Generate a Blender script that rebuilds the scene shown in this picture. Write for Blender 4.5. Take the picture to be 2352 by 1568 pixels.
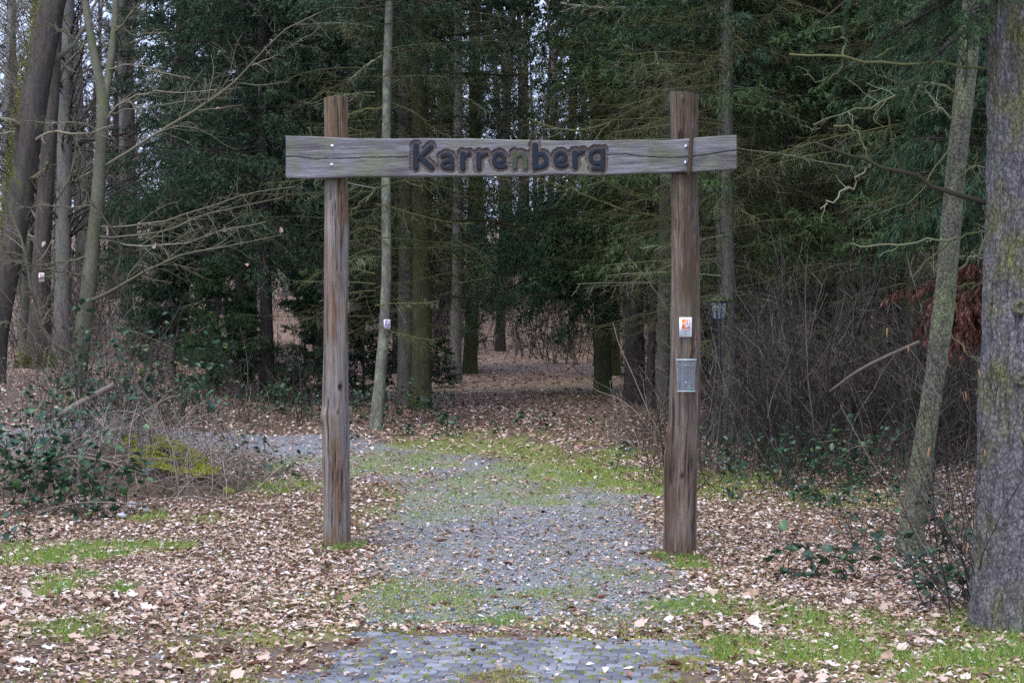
import bpy, math
import numpy as np
from mathutils import Vector, Matrix

for o in list(bpy.data.objects):
    bpy.data.objects.remove(o)
SC = bpy.context.scene
COL = SC.collection
rng = np.random.default_rng(11)
PI = math.pi

# ------------------------------------------------------------------ camera, sky, sun, exposure
FPX, CX, CY, EYE = 3600.0, 1176.0, 784.0, 1.71      # focal length and centre for a 2352 px wide frame, eye height in m
cam = bpy.data.cameras.new('camera')
cam.lens = 36.0 * FPX / 2352.0
cam.clip_end = 1500
cam.dof.use_dof = True
cam.dof.focus_distance = 12.6
cam.dof.aperture_fstop = 10.0
camo = bpy.data.objects.new('camera', cam)
COL.objects.link(camo)
camo.location = (0, 0, EYE)
camo.rotation_euler = (PI / 2, 0, 0)
SC.camera = camo

SUN_EL, SUN_AZ = math.radians(66), math.radians(-150)   # azimuth from +Y towards +X: behind the camera, to the left
world = bpy.data.worlds.new('World')
SC.world = world
world.use_nodes = True
wn, wl = world.node_tree.nodes, world.node_tree.links
wn.clear()
sky = wn.new('ShaderNodeTexSky')
sky.sky_type = 'NISHITA'
sky.sun_disc = False
sky.sun_elevation = SUN_EL
sky.sun_rotation = SUN_AZ
sky.dust_density = 3.0
veil = wn.new('ShaderNodeMixRGB')                        # an even overcast veil over the clear sky
veil.inputs['Fac'].default_value = 0.72
veil.inputs['Color2'].default_value = (5.9, 7.0, 10.4, 1)
bg = wn.new('ShaderNodeBackground')
bg.inputs['Strength'].default_value = 0.12
wo = wn.new('ShaderNodeOutputWorld')
wl.new(sky.outputs[0], veil.inputs['Color1'])
wl.new(veil.outputs[0], bg.inputs['Color'])
wl.new(bg.outputs[0], wo.inputs['Surface'])

sl = bpy.data.lights.new('sun', 'SUN')
sl.energy = 1.1
sl.angle = math.radians(25)
sl.color = (1.0, 0.96, 0.9)
so = bpy.data.objects.new('sun', sl)
COL.objects.link(so)
sd = Vector((math.sin(SUN_AZ) * math.cos(SUN_EL), math.cos(SUN_AZ) * math.cos(SUN_EL), math.sin(SUN_EL)))
so.rotation_euler = (-sd).to_track_quat('-Z', 'Y').to_euler()

SC.view_settings.view_transform = 'Standard'
SC.view_settings.look = 'None'
SC.view_settings.exposure = 1.22
SC.view_settings.gamma = 1.0
SC.render.engine = 'CYCLES'
cy = SC.cycles
cy.max_bounces = 5
cy.diffuse_bounces = 3
cy.glossy_bounces = 2
cy.transmission_bounces = 4
cy.transparent_max_bounces = 8
cy.caustics_reflective = cy.caustics_refractive = False
cy.use_denoising = False


# ------------------------------------------------------------------ numeric helpers
def sstep(a, b, x):
    t = np.clip((np.asarray(x, float) - a) / (b - a), 0, 1)
    return t * t * (3 - 2 * t)


def _hash(ix, iy, iz, seed):
    h = (ix.astype(np.int64) * 374761393 + iy.astype(np.int64) * 668265263 + iz.astype(np.int64) * 2147483647 + seed * 974711) & 0xFFFFFFFF
    h = ((h ^ (h >> 13)) * 1274126177) & 0xFFFFFFFF
    h = ((h ^ (h >> 16)) * 2246822519) & 0xFFFFFFFF
    return ((h ^ (h >> 15)) & 0xFFFFFF) / float(0xFFFFFF)


def noise3(x, y, z, seed=0):
    x, y, z = np.broadcast_arrays(np.asarray(x, float), np.asarray(y, float), np.asarray(z, float))
    ix, iy, iz = np.floor(x), np.floor(y), np.floor(z)
    fx, fy, fz = x - ix, y - iy, z - iz
    fx, fy, fz = [f * f * (3 - 2 * f) for f in (fx, fy, fz)]
    r = 0
    for dx in (0, 1):
        for dy in (0, 1):
            for dz in (0, 1):
                w = (fx if dx else 1 - fx) * (fy if dy else 1 - fy) * (fz if dz else 1 - fz)
                r = r + w * _hash(ix + dx, iy + dy, iz + dz, seed)
    return r


def fbm(x, y, seed=0, oct=3):
    s, a, t = 0, 1.0, 0
    for k in range(oct):
        s = s + a * noise3(x * 2 ** k, y * 2 ** k, 0.37, seed + k)
        t += a
        a *= 0.5
    return s / t


def terrain(x, y):
    x, y = np.asarray(x, float), np.asarray(y, float)
    yy = np.minimum(y, 110)
    d = yy - 14
    z = 0.015 * (d + np.sqrt(d * d + 4)) - 0.005
    z = z + 0.55 * sstep(2.6, 8.0, -x) * sstep(16, 27, y)
    z = z + 0.12 * sstep(2.2, 6.0, x) * sstep(15, 24, y)
    hd = y - 52
    z = z + 0.055 * (hd + np.sqrt(hd * hd + 16)) * (1 - 0.5 * sstep(110, 400, y)) - 0.008
    n = noise3(x * 0.5, y * 0.5, 0, 3) - 0.5
    rough = 0.03 + 0.10 * sstep(1.2, 5, np.abs(x)) * sstep(10, 16, y)
    z = z + n * rough + (noise3(x * 2.3, y * 2.3, 0, 4) - 0.5) * 0.025 * sstep(9.0, 10.0, y)
    return z


def tz(x, y):
    return float(terrain(x, y))


def at(px, py, D):
    return Vector(((px - CX) / FPX * D, D, EYE - (py - CY) / FPX * D))


def ground(px, py):
    D = 7.0
    while D < 140:
        p = at(px, py, D)
        if p.z <= tz(p.x, p.y):
            break
        D += 0.05
    return Vector((p.x, p.y, tz(p.x, p.y)))


def unit(v):
    return v / np.maximum(np.linalg.norm(v, axis=-1, keepdims=True), 1e-9)


# ------------------------------------------------------------------ mesh helpers
class MB:
    def __init__(self):
        self.v, self.t, self.q, self.r, self.n = [], [], [], [], 0

    def add(self, v, tris=None, quads=None, rnd=None):
        v = np.asarray(v, float).reshape(-1, 3)
        if tris is not None and len(tris):
            self.t.append(np.asarray(tris, np.int64).reshape(-1, 3) + self.n)
        if quads is not None and len(quads):
            self.q.append(np.asarray(quads, np.int64).reshape(-1, 4) + self.n)
        if rnd is None:
            rnd = np.full(len(v), 0.5)
        rnd = np.asarray(rnd, float).reshape(-1)
        if rnd.size == 1:
            rnd = np.full(len(v), float(rnd[0]))
        self.v.append(v)
        self.r.append(rnd)
        self.n += len(v)
        return self

    def mesh(self, name, mats, smooth=False, attr2=None):
        me = bpy.data.meshes.new(name)
        V = np.concatenate(self.v)
        T = np.concatenate(self.t) if self.t else np.zeros((0, 3), np.int64)
        Q = np.concatenate(self.q) if self.q else np.zeros((0, 4), np.int64)
        me.vertices.add(len(V))
        me.vertices.foreach_set('co', V.astype(np.float32).ravel())
        me.loops.add(T.size + Q.size)
        me.loops.foreach_set('vertex_index', np.concatenate([T.ravel(), Q.ravel()]).astype(np.int32))
        me.polygons.add(len(T) + len(Q))
        ls = np.concatenate([np.arange(len(T)) * 3, T.size + np.arange(len(Q)) * 4]).astype(np.int32)
        me.polygons.foreach_set('loop_start', ls)
        a = me.attributes.new('rnd', 'FLOAT', 'POINT')
        a.data.foreach_set('value', np.concatenate(self.r).astype(np.float32))
        if attr2:
            for k, val in attr2.items():
                b = me.attributes.new(k, 'FLOAT', 'POINT')
                b.data.foreach_set('value', np.asarray(val, np.float32))
        me.update(calc_edges=True)
        me.validate()
        if smooth:
            me.polygons.foreach_set('use_smooth', np.ones(len(me.polygons), bool))
        for m in (mats if isinstance(mats, (list, tuple)) else [mats]):
            me.materials.append(m)
        return me

    def build(self, name, mats, parent=None, smooth=False, attr2=None, origin=None):
        if origin is not None:
            o3 = np.array(origin, float)
            self.v = [v - o3 for v in self.v]
        return obj(name, self.mesh(name, mats, smooth, attr2), parent)


def obj(name, me, parent=None):
    o = bpy.data.objects.new(name, me)
    COL.objects.link(o)
    o.parent = parent
    return o


def tag(o, label=None, cat=None, group=None, kind=None):
    for k, v in (('label', label), ('category', cat), ('group', group), ('kind', kind)):
        if v:
            o[k] = v
    return o


def thing(name, label, cat, loc=(0, 0, 0), rz=0, group=None):
    o = bpy.data.objects.new(name, None)
    COL.objects.link(o)
    o.empty_display_size = 0.1
    o.location = loc
    o.rotation_euler = (0, 0, rz)
    return tag(o, label, cat, group)


def copy_thing(root, loc, rz=0, scale=1.0, label=None, group=None):
    r = root.copy()
    COL.objects.link(r)
    r.location = loc
    r.rotation_euler = (0, 0, rz)
    r.scale = (scale, scale, scale) if np.isscalar(scale) else scale
    if label:
        r['label'] = label
    if group:
        r['group'] = group
    for ch in list(root.children):
        c = ch.copy()
        COL.objects.link(c)
        c.parent = r
        for g in list(ch.children):
            d = g.copy()
            COL.objects.link(d)
            d.parent = c
    return r


def tubes(mb, P, R, s=4, rnd=None, caps=False):
    P = np.asarray(P, float)
    R = np.asarray(R, float)
    if P.ndim == 2:
        P, R = P[None], R[None]
    n, k, _ = P.shape
    T = unit(np.gradient(P, axis=1))
    m = unit(T.mean(axis=1))
    ref = np.where(np.abs(m[:, 2:3]) > 0.8, np.array([[1.0, 0, 0]]), np.array([[0, 0, 1.0]]))
    A = unit(np.cross(T, ref[:, None, :]))
    B = np.cross(T, A)
    th = np.linspace(0, 2 * PI, s, endpoint=False)
    V = P[:, :, None, :] + R[:, :, None, None] * (np.cos(th)[None, None, :, None] * A[:, :, None, :] + np.sin(th)[None, None, :, None] * B[:, :, None, :])
    idx = np.arange(n * k * s).reshape(n, k, s)
    a, b = idx[:, :-1, :], idx[:, 1:, :]
    Q = np.stack([a, np.roll(a, -1, 2), np.roll(b, -1, 2), b], -1).reshape(-1, 4)
    if rnd is None:
        rr = np.full(n, 0.5)
    else:
        rr = np.broadcast_to(np.asarray(rnd, float), (n,))
    rv = np.repeat(rr, k * s)
    tr = []
    if caps:
        for e in (0, k - 1):
            ring = idx[:, e, :]
            for i in range(1, s - 1):
                tr.append(np.stack([ring[:, 0], ring[:, i], ring[:, i + 1]] if e else [ring[:, 0], ring[:, i + 1], ring[:, i]], -1))
        tr = np.concatenate(tr)
    mb.add(V.reshape(-1, 3), tr if caps else None, Q, rv)
    return mb


def sample(P, t):
    """position, tangent at parameter t (n,m) along paths P (n,k,3)"""
    n, k, _ = P.shape
    f = np.clip(t, 0, 0.9999) * (k - 1)
    i = f.astype(int)
    w = (f - i)[..., None]
    r = np.arange(n)[:, None]
    a, b = P[r, i], P[r, i + 1]
    return a * (1 - w) + b * w, unit(b - a), i, w[..., 0]


def spawn(P, R, m, rg, t0=0.15, t1=0.98, ang=(40, 70), ratio=0.45, lmin=0.0, taper=0.6, k=4, wig=0.12, bias=(0, 0, 0), flat=0.0, rr=0.55, rtip=0.35, rmin=0.0012, grav=0.0):
    """children along parent paths; returns (P2, R2)"""
    n = P.shape[0]
    t = t0 + (t1 - t0) * (np.arange(m)[None, :] + rg.random((n, m))) / m
    pos, tan, i, w = sample(P, t)
    r = np.arange(n)[:, None]
    rad = R[r, i] * (1 - w) + R[r, i + 1] * w
    plen = np.linalg.norm(np.diff(P, axis=1), axis=2).sum(1)[:, None]
    q = rg.normal(size=(n, m, 3))
    q[..., 2] *= (1 - flat)
    perp = unit(q - (q * tan).sum(-1, keepdims=True) * tan)
    a = np.radians(ang[0] + (ang[1] - ang[0]) * rg.random((n, m)))[..., None]
    d = unit(tan * np.cos(a) + perp * np.sin(a) + np.array(bias))
    L = np.maximum(plen * ratio * (0.55 + 0.6 * rg.random((n, m))) * (1 - taper * t), lmin)
    pos, d, L, rad = pos.reshape(-1, 3), d.reshape(-1, 3), L.reshape(-1), rad.reshape(-1)
    N = len(L)
    out = np.zeros((N, k, 3))
    out[:, 0] = pos
    cur = d
    g = np.array([0, 0, grav])
    for j in range(1, k):
        out[:, j] = out[:, j - 1] + cur * (L / (k - 1))[:, None]
        cur = unit(cur + rg.normal(size=(N, 3)) * wig + g)
    r0 = np.maximum(rad * rr, rmin)
    R2 = r0[:, None] * np.linspace(1, rtip, k)[None, :]
    R2 = np.maximum(R2, rmin * 0.6)
    return out, R2


def clumps(mb, P, per, rg, length=0.07, width=0.022, fwd=0.6, out=0.8, drop=0.0, t0=0.05, flat=0.0, rvar=None):
    """narrow needle-bunch triangles along twigs"""
    n = P.shape[0]
    t = t0 + (1 - t0) * rg.random((n, per))
    pos, tan, _, _ = sample(P, t)
    q = rg.normal(size=(n, per, 3))
    q[..., 2] *= (1 - flat)
    perp = unit(q - (q * tan).sum(-1, keepdims=True) * tan)
    d = unit(tan * fwd + perp * out + np.array([0, 0, -drop]))
    L = length * (0.65 + 0.7 * rg.random((n, per, 1)))
    side = unit(np.cross(d, rg.normal(size=(n, per, 3)))) * width * 0.5
    a, b = pos + side, pos - side
    c = pos + d * L
    V = np.stack([a, b, c], 2).reshape(-1, 3)
    N = n * per
    rv = rg.random(n)[:, None] * 0.6 + rg.random((n, per)) * 0.4
    mb.add(V, np.arange(N * 3).reshape(-1, 3), None, np.repeat(rv.reshape(-1), 3))
    return mb


def leaves(mb, pos, size, rg, tilt=0.5, aspect=0.62, curl=0.2, rnd=None, yaw=None, lod=0):
    """broad leaves, each a folded six-triangle blade"""
    n = len(pos)
    base = np.array([[-.5, 0, 0], [-.18, .5, .1], [.18, .42, .1], [.5, 0, 0], [.18, -.42, .1], [-.18, -.5, .1], [0, 0, -.12]])
    L = np.repeat(base[None], n, 0)
    L[:, :, 1] *= aspect
    L[:, 1:6, :2] *= 0.8 + 0.4 * rg.random((n, 5, 1))
    c = rg.normal(size=(n, 1)) * curl
    L[:, :, 2] = L[:, :, 2] * (0.4 + 1.2 * rg.random((n, 1))) + c * (L[:, :, 0] ** 2) * 2 + rg.normal(size=(n, 7)) * 0.05
    L *= np.asarray(size).reshape(-1, 1, 1)
    yw = rg.random(n) * 2 * PI if yaw is None else yaw
    ax, ay = rg.normal(size=n) * tilt, rg.normal(size=n) * tilt
    cx_, sx_ = np.cos(ax), np.sin(ax)
    cy_, sy_ = np.cos(ay), np.sin(ay)
    cz_, sz_ = np.cos(yw), np.sin(yw)
    x, y, z = L[..., 0], L[..., 1], L[..., 2]
    y, z = y * cx_[:, None] - z * sx_[:, None], y * sx_[:, None] + z * cx_[:, None]
    x, z = x * cy_[:, None] + z * sy_[:, None], -x * sy_[:, None] + z * cy_[:, None]
    x, y = x * cz_[:, None] - y * sz_[:, None], x * sz_[:, None] + y * cz_[:, None]
    V = np.stack([x, y, z], -1) + np.asarray(pos)[:, None, :]
    f = np.array([[6, 0, 1], [6, 1, 2], [6, 2, 3], [6, 3, 4], [6, 4, 5], [6, 5, 0]])
    if lod == 1:                                        # four triangles
        f = np.array([[6, 0, 1], [6, 1, 3], [6, 3, 5], [6, 5, 0]])
    elif lod == 2:                                      # two triangles
        f = np.array([[0, 1, 3], [0, 3, 5]])
    f = f[:, [0, 2, 1]]
    F = (f[None] + (np.arange(n) * 7)[:, None, None]).reshape(-1, 3)
    rv = rg.random(n) if rnd is None else rnd
    mb.add(V.reshape(-1, 3), F, None, np.repeat(rv, 7))
    return mb


def box(mb, lo, hi, rnd=0.5):
    x0, y0, z0 = lo
    x1, y1, z1 = hi
    v = [(x0, y0, z0), (x1, y0, z0), (x1, y1, z0), (x0, y1, z0), (x0, y0, z1), (x1, y0, z1), (x1, y1, z1), (x0, y1, z1)]
    q = [(0, 3, 2, 1), (4, 5, 6, 7), (0, 1, 5, 4), (1, 2, 6, 5), (2, 3, 7, 6), (3, 0, 4, 7)]
    return mb.add(v, None, q, rnd)


# ------------------------------------------------------------------ materials
def rgb(c):
    return (c[0], c[1], c[2], 1)


class NT:
    def __init__(self, name):
        self.m = bpy.data.materials.new(name)
        self.m.use_nodes = True
        self.n, self.l = self.m.node_tree.nodes, self.m.node_tree.links
        self.n.clear()
        self.out = self.n.new('ShaderNodeOutputMaterial')

    def new(self, t, **kw):
        nd = self.n.new(t)
        for k, v in kw.items():
            if k in nd.inputs.keys():
                nd.inputs[k].default_value = v
            else:
                setattr(nd, k, v)
        return nd

    def link(self, a, b):
        self.l.new(a, b)

    def coords(self, scale=(1, 1, 1), kind='Object'):
        tc = self.new('ShaderNodeTexCoord')
        mp = self.new('ShaderNodeMapping')
        mp.inputs['Scale'].default_value = scale
        self.link(tc.outputs[kind], mp.inputs['Vector'])
        return mp.outputs['Vector']

    def noise(self, vec, scale=1.0, detail=4.0, rough=0.6, dist=0.0):
        nd = self.new('ShaderNodeTexNoise')
        nd.inputs['Scale'].default_value = scale
        nd.inputs['Detail'].default_value = detail
        nd.inputs['Roughness'].default_value = rough
        nd.inputs['Distortion'].default_value = dist
        if vec is not None:
            self.link(vec, nd.inputs['Vector'])
        return nd.outputs['Fac']

    def ramp(self, fac, stops, interp='LINEAR'):
        nd = self.new('ShaderNodeValToRGB')
        nd.color_ramp.interpolation = interp
        el = nd.color_ramp.elements
        while len(el) < len(stops):
            el.new(0.5)
        for e, (p, c) in zip(el, stops):
            e.position = p
            e.color = rgb(c) if not np.isscalar(c) else (c, c, c, 1)
        self.link(fac, nd.inputs['Fac'])
        return nd.outputs['Color']

    def mix(self, fac, a, b, mode='MIX'):
        nd = self.new('ShaderNodeMixRGB')
        nd.blend_type = mode
        for s, i in ((fac, 'Fac'), (a, 'Color1'), (b, 'Color2')):
            if isinstance(s, (tuple, list)):
                nd.inputs[i].default_value = rgb(s)
            elif np.isscalar(s):
                nd.inputs[i].default_value = s
            else:
                self.link(s, nd.inputs[i])
        return nd.outputs['Color']

    def attr(self, name):
        nd = self.new('ShaderNodeAttribute')
        nd.attribute_name = name
        return nd.outputs['Fac']

    def orand(self):
        return self.new('ShaderNodeObjectInfo').outputs['Random']

    def finish(self, color, rough=0.85, spec=0.3, bump=None, strength=0.4, dist=0.01, metal=0.0, translucent=0.0, emit=None):
        b = self.new('ShaderNodeBsdfPrincipled')
        for i, val in (('Base Color', color), ('Roughness', rough)):
            if isinstance(val, (tuple, list)):
                b.inputs[i].default_value = rgb(val)
            elif np.isscalar(val):
                b.inputs[i].default_value = val
            else:
                self.link(val, b.inputs[i])
        b.inputs['Specular IOR Level'].default_value = spec
        b.inputs['Metallic'].default_value = metal
        if bump is not None:
            bp = self.new('ShaderNodeBump')
            bp.inputs['Strength'].default_value = strength
            bp.inputs['Distance'].default_value = dist
            self.link(bump, bp.inputs['Height'])
            self.link(bp.outputs['Normal'], b.inputs['Normal'])
        sh = b.outputs[0]
        if translucent:
            t = self.new('ShaderNodeBsdfTranslucent')
            if isinstance(color, (tuple, list)):
                t.inputs['Color'].default_value = rgb(color)
            else:
                self.link(color, t.inputs['Color'])
            mx = self.new('ShaderNodeMixShader')
            mx.inputs[0].default_value = translucent
            self.link(b.outputs[0], mx.inputs[1])
            self.link(t.outputs[0], mx.inputs[2])
            sh = mx.outputs[0]
        self.link(sh, self.out.inputs['Surface'])
        return self.m


def m_ramp(name, stops, rough=0.8, spec=0.25, translucent=0.0, jitter=0.0):
    """colour from the per-leaf value"""
    n = NT(name)
    f = n.attr('rnd')
    c = n.ramp(f, stops)
    if jitter:
        r = n.ramp(n.orand(), [(0, (1 - jitter,) * 3), (1, (1 + jitter,) * 3)])
        c = n.mix(1.0, c, r, 'MULTIPLY')
    return n.finish(c, rough, spec, translucent=translucent)


def m_bark(name, c1, c2, c3, scale=(9, 9, 2.2), patch=0.55, patch_scale=2.5, fine=40, strength=0.6, rough=0.95, dist=0.02, plates=None):
    n = NT(name)
    v = n.coords(scale)
    a = n.noise(v, 1.0, 6, 0.65)
    base = n.ramp(a, [(0.25, c1), (0.72, c2)])
    v2 = n.coords((patch_scale, patch_scale, patch_scale * 0.7))
    p = n.ramp(n.noise(v2, 1.0, 7, 0.72), [(patch - 0.06, 0.0), (patch + 0.1, 1.0)])
    col = n.mix(p, base, c3)
    v3 = n.coords((fine, fine, fine * 0.35))
    b = n.noise(v3, 1.0, 5, 0.7)
    bump = n.mix(0.5, a, b)
    col = n.mix(0.7, col, n.ramp(b, [(0.3, 0.45), (0.65, 1.25)]), 'MULTIPLY')
    if plates:
        wv = n.coords(plates)
        nz = n.new('ShaderNodeTexNoise')
        nz.inputs['Scale'].default_value = 0.7
        nz.inputs['Detail'].default_value = 5
        n.link(wv, nz.inputs['Vector'])
        add = n.new('ShaderNodeMixRGB')
        add.blend_type = 'ADD'
        add.inputs['Fac'].default_value = 1.6
        n.link(wv, add.inputs['Color1'])
        n.link(nz.outputs['Color'], add.inputs['Color2'])
        vo = n.new('ShaderNodeTexVoronoi')
        vo.feature = 'F1'
        vo.inputs['Scale'].default_value = 1.0
        n.link(add.outputs[0], vo.inputs['Vector'])
        rough_n = n.noise(wv, 2.6, 6, 0.7)
        scale_h = n.mix(0.45, vo.outputs['Distance'], rough_n)
        fis = n.ramp(scale_h, [(0.34, 1.12), (0.50, 0.95), (0.64, 0.38)])
        col = n.mix(0.75, col, fis, 'MULTIPLY')
        tint = n.ramp(vo.outputs['Color'], [(0.2, 0.82), (0.8, 1.18)])
        col = n.mix(0.8, col, tint, 'MULTIPLY')
        bump = n.mix(0.7, bump, n.ramp(scale_h, [(0.3, 1.0), (0.66, 0.0)]))
    return n.finish(col, rough, 0.2, bump, strength, dist)


def m_noise(name, stops, scale=(20, 20, 20), rough=0.8, spec=0.3, strength=0.4, dist=0.005, detail=5, metal=0.0):
    n = NT(name)
    a = n.noise(n.coords(scale), 1.0, detail, 0.65)
    return n.finish(n.ramp(a, stops), rough, spec, a, strength, dist, metal)


def m_plain(name, c, rough=0.6, spec=0.4, metal=0.0):
    n = NT(name)
    a = n.noise(n.coords((60, 60, 60)), 1.0, 4)
    col = n.mix(0.35, c, n.ramp(a, [(0.3, 0.7), (0.7, 1.1)]), 'MULTIPLY')
    return n.finish(col, rough, spec, a, 0.1, 0.001, metal)


MAT = {}
# trees
MAT['bark_spruce'] = m_bark('bark_spruce', (0.065, 0.058, 0.048), (0.155, 0.142, 0.115), (0.12, 0.14, 0.07), patch=0.55)
MAT['bark_green'] = m_bark('bark_green', (0.042, 0.042, 0.02), (0.088, 0.085, 0.042), (0.075, 0.087, 0.03), patch=0.5, scale=(12, 12, 3))
MAT['bark_lichen'] = m_bark('bark_lichen', (0.09, 0.085, 0.065), (0.22, 0.21, 0.16), (0.27, 0.295, 0.19), patch=0.52, patch_scale=6)
MAT['bark_dark'] = m_bark('bark_dark', (0.035, 0.028, 0.024), (0.085, 0.07, 0.06), (0.06, 0.065, 0.03), patch=0.62)
MAT['bark_beech'] = m_bark('bark_beech', (0.095, 0.09, 0.06), (0.165, 0.16, 0.11), (0.115, 0.13, 0.055), patch=0.56, scale=(5, 5, 3), strength=0.25, patch_scale=3)
MAT['bark_oak'] = m_bark('bark_oak', (0.045, 0.038, 0.031), (0.125, 0.107, 0.087), (0.18, 0.2, 0.025), patch=0.63, scale=(14, 14, 2.5), strength=0.9, patch_scale=1.1)
MAT['bark_plate'] = m_bark('bark_plate', (0.125, 0.115, 0.115), (0.30, 0.275, 0.28), (0.20, 0.205, 0.075), patch=0.53, scale=(14, 14, 7), strength=1.0, dist=0.02, patch_scale=2.2, fine=60, plates=(58, 58, 30))
MAT['bark_right'] = m_bark('bark_right', (0.095, 0.088, 0.062), (0.20, 0.19, 0.135), (0.20, 0.21, 0.11), patch=0.5, scale=(18, 18, 9), strength=0.8, dist=0.02, patch_scale=4, plates=(55, 55, 36))
MAT['bark_grey'] = m_bark('bark_grey', (0.12, 0.11, 0.10), (0.24, 0.225, 0.20), (0.17, 0.19, 0.12), patch=0.56, scale=(10, 10, 2.5))
MAT['twig_dead'] = m_ramp('twig_dead', [(0, (0.035, 0.03, 0.017)), (0.45, (0.085, 0.082, 0.036)), (0.8, (0.155, 0.16, 0.06)), (1, (0.31, 0.33, 0.24))], 0.95)
MAT['twig_brown'] = m_ramp('twig_brown', [(0, (0.018, 0.015, 0.012)), (0.5, (0.047, 0.039, 0.031)), (0.85, (0.10, 0.085, 0.068)), (1, (0.24, 0.21, 0.175))], 0.9)
MAT['twig_pale'] = m_ramp('twig_pale', [(0, (0.08, 0.062, 0.047)), (0.5, (0.17, 0.135, 0.105)), (1, (0.36, 0.305, 0.25))], 0.9)
MAT['twig_beech'] = m_ramp('twig_beech', [(0, (0.075, 0.068, 0.042)), (0.5, (0.145, 0.135, 0.085)), (1, (0.25, 0.225, 0.16))], 0.8)
MAT['twig_lichen'] = m_ramp('twig_lichen', [(0, (0.05, 0.05, 0.02)), (0.6, (0.11, 0.115, 0.045)), (1, (0.27, 0.28, 0.18))], 0.95)
MAT['needle_spruce'] = m_ramp('needle_spruce', [(0, (0.012, 0.030, 0.014)), (0.5, (0.026, 0.060, 0.026)), (1, (0.062, 0.115, 0.040))], 0.6, 0.35, 0.2)
MAT['needle_wisp'] = m_ramp('needle_wisp', [(0, (0.025, 0.05, 0.015)), (0.5, (0.05, 0.09, 0.026)), (1, (0.10, 0.14, 0.04))], 0.65, 0.3, 0.2)
MAT['needle_bough'] = m_ramp('needle_bough', [(0, (0.04, 0.085, 0.045)), (0.5, (0.075, 0.15, 0.072)), (1, (0.12, 0.20, 0.09))], 0.6, 0.35, 0.2)
MAT['needle_mid'] = m_ramp('needle_mid', [(0, (0.022, 0.045, 0.016)), (0.5, (0.042, 0.08, 0.028)), (1, (0.075, 0.12, 0.045))], 0.65, 0.3, 0.2)
MAT['needle_pine'] = m_ramp('needle_pine', [(0, (0.045, 0.075, 0.02)), (0.5, (0.075, 0.115, 0.03)), (1, (0.13, 0.165, 0.05))], 0.6, 0.3, 0.15)
MAT['needle_cypress'] = m_ramp('needle_cypress', [(0, (0.012, 0.033, 0.014)), (0.5, (0.032, 0.070, 0.028)), (1, (0.070, 0.125, 0.048))], 0.6, 0.3, 0.15)
MAT['needle_dead'] = m_ramp('needle_dead', [(0, (0.045, 0.017, 0.011)), (0.5, (0.11, 0.042, 0.028)), (1, (0.27, 0.135, 0.095))], 0.8, 0.2)
MAT['leaf_bramble'] = m_ramp('leaf_bramble', [(0, (0.014, 0.04, 0.024)), (0.5, (0.028, 0.075, 0.034)), (0.9, (0.055, 0.12, 0.035)), (1, (0.13, 0.2, 0.04))], 0.42, 0.5, 0.15)
MAT['leaf_dry'] = m_ramp('leaf_dry', [(0, (0.07, 0.038, 0.024)), (0.25, (0.23, 0.12, 0.072)), (0.55, (0.43, 0.285, 0.195)), (0.82, (0.58, 0.45, 0.36)), (1, (0.70, 0.63, 0.58))], 0.5, 0.5, 0.1)
MAT['grass'] = m_ramp('grass', [(0, (0.06, 0.13, 0.02)), (0.45, (0.14, 0.28, 0.035)), (0.75, (0.24, 0.35, 0.055)), (0.9, (0.34, 0.33, 0.14)), (1, (0.42, 0.35, 0.2))], 0.6, 0.3, 0.25)
MAT['moss'] = m_noise('moss', [(0.3, (0.12, 0.14, 0.012)), (0.7, (0.34, 0.36, 0.03))], (30, 30, 30), 1.0, 0.1, 1.0, 0.02)
MAT['moss_tuft'] = m_ramp('moss_tuft', [(0, (0.22, 0.25, 0.015)), (1, (0.52, 0.53, 0.05))], 0.95, 0.1, 0.25)
MAT['moss_oak'] = m_ramp('moss_oak', [(0, (0.07, 0.085, 0.010)), (1, (0.24, 0.26, 0.03))], 0.95, 0.1, 0.2)
MAT['moss_track'] = m_ramp('moss_track', [(0, (0.16, 0.18, 0.03)), (0.6, (0.32, 0.32, 0.07)), (1, (0.43, 0.38, 0.15))], 0.9, 0.15, 0.2)
MAT['stone'] = m_noise('stone', [(0.3, (0.26, 0.26, 0.27)), (0.7, (0.50, 0.50, 0.51))], (12, 12, 12), 0.9, 0.2, 0.5, 0.01)
MAT['gravel'] = m_ramp('gravel', [(0, (0.11, 0.113, 0.125)), (0.5, (0.225, 0.232, 0.255)), (1, (0.41, 0.42, 0.45))], 0.75, 0.35)
MAT['catkin'] = m_plain('catkin', (0.36, 0.19, 0.09), 0.9, 0.1)
MAT['cone'] = m_ramp('cone', [(0, (0.07, 0.03, 0.018)), (1, (0.24, 0.115, 0.07))], 0.8, 0.2)
# made things
MAT['white_plate'] = m_plain('white_plate', (0.80, 0.81, 0.83), 0.4, 0.5)
MAT['orange_print'] = m_plain('orange_print', (0.80, 0.16, 0.015), 0.4, 0.4)
MAT['purple_print'] = m_plain('purple_print', (0.22, 0.03, 0.30), 0.4, 0.4)
MAT['faded_print'] = m_plain('faded_print', (0.72, 0.18, 0.09), 0.5, 0.4)
MAT['black_print'] = m_plain('black_print', (0.02, 0.02, 0.02), 0.5, 0.4)
MAT['zinc'] = m_plain('zinc', (0.62, 0.65, 0.70), 0.32, 0.6, 0.75)
MAT['lamp_black'] = m_plain('lamp_black', (0.018, 0.02, 0.026), 0.45, 0.5)
MAT['lamp_glass'] = m_plain('lamp_glass', (0.36, 0.40, 0.48), 0.25, 0.5)
MAT['green_sticker'] = m_plain('green_sticker', (0.05, 0.30, 0.10), 0.5, 0.4)


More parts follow.
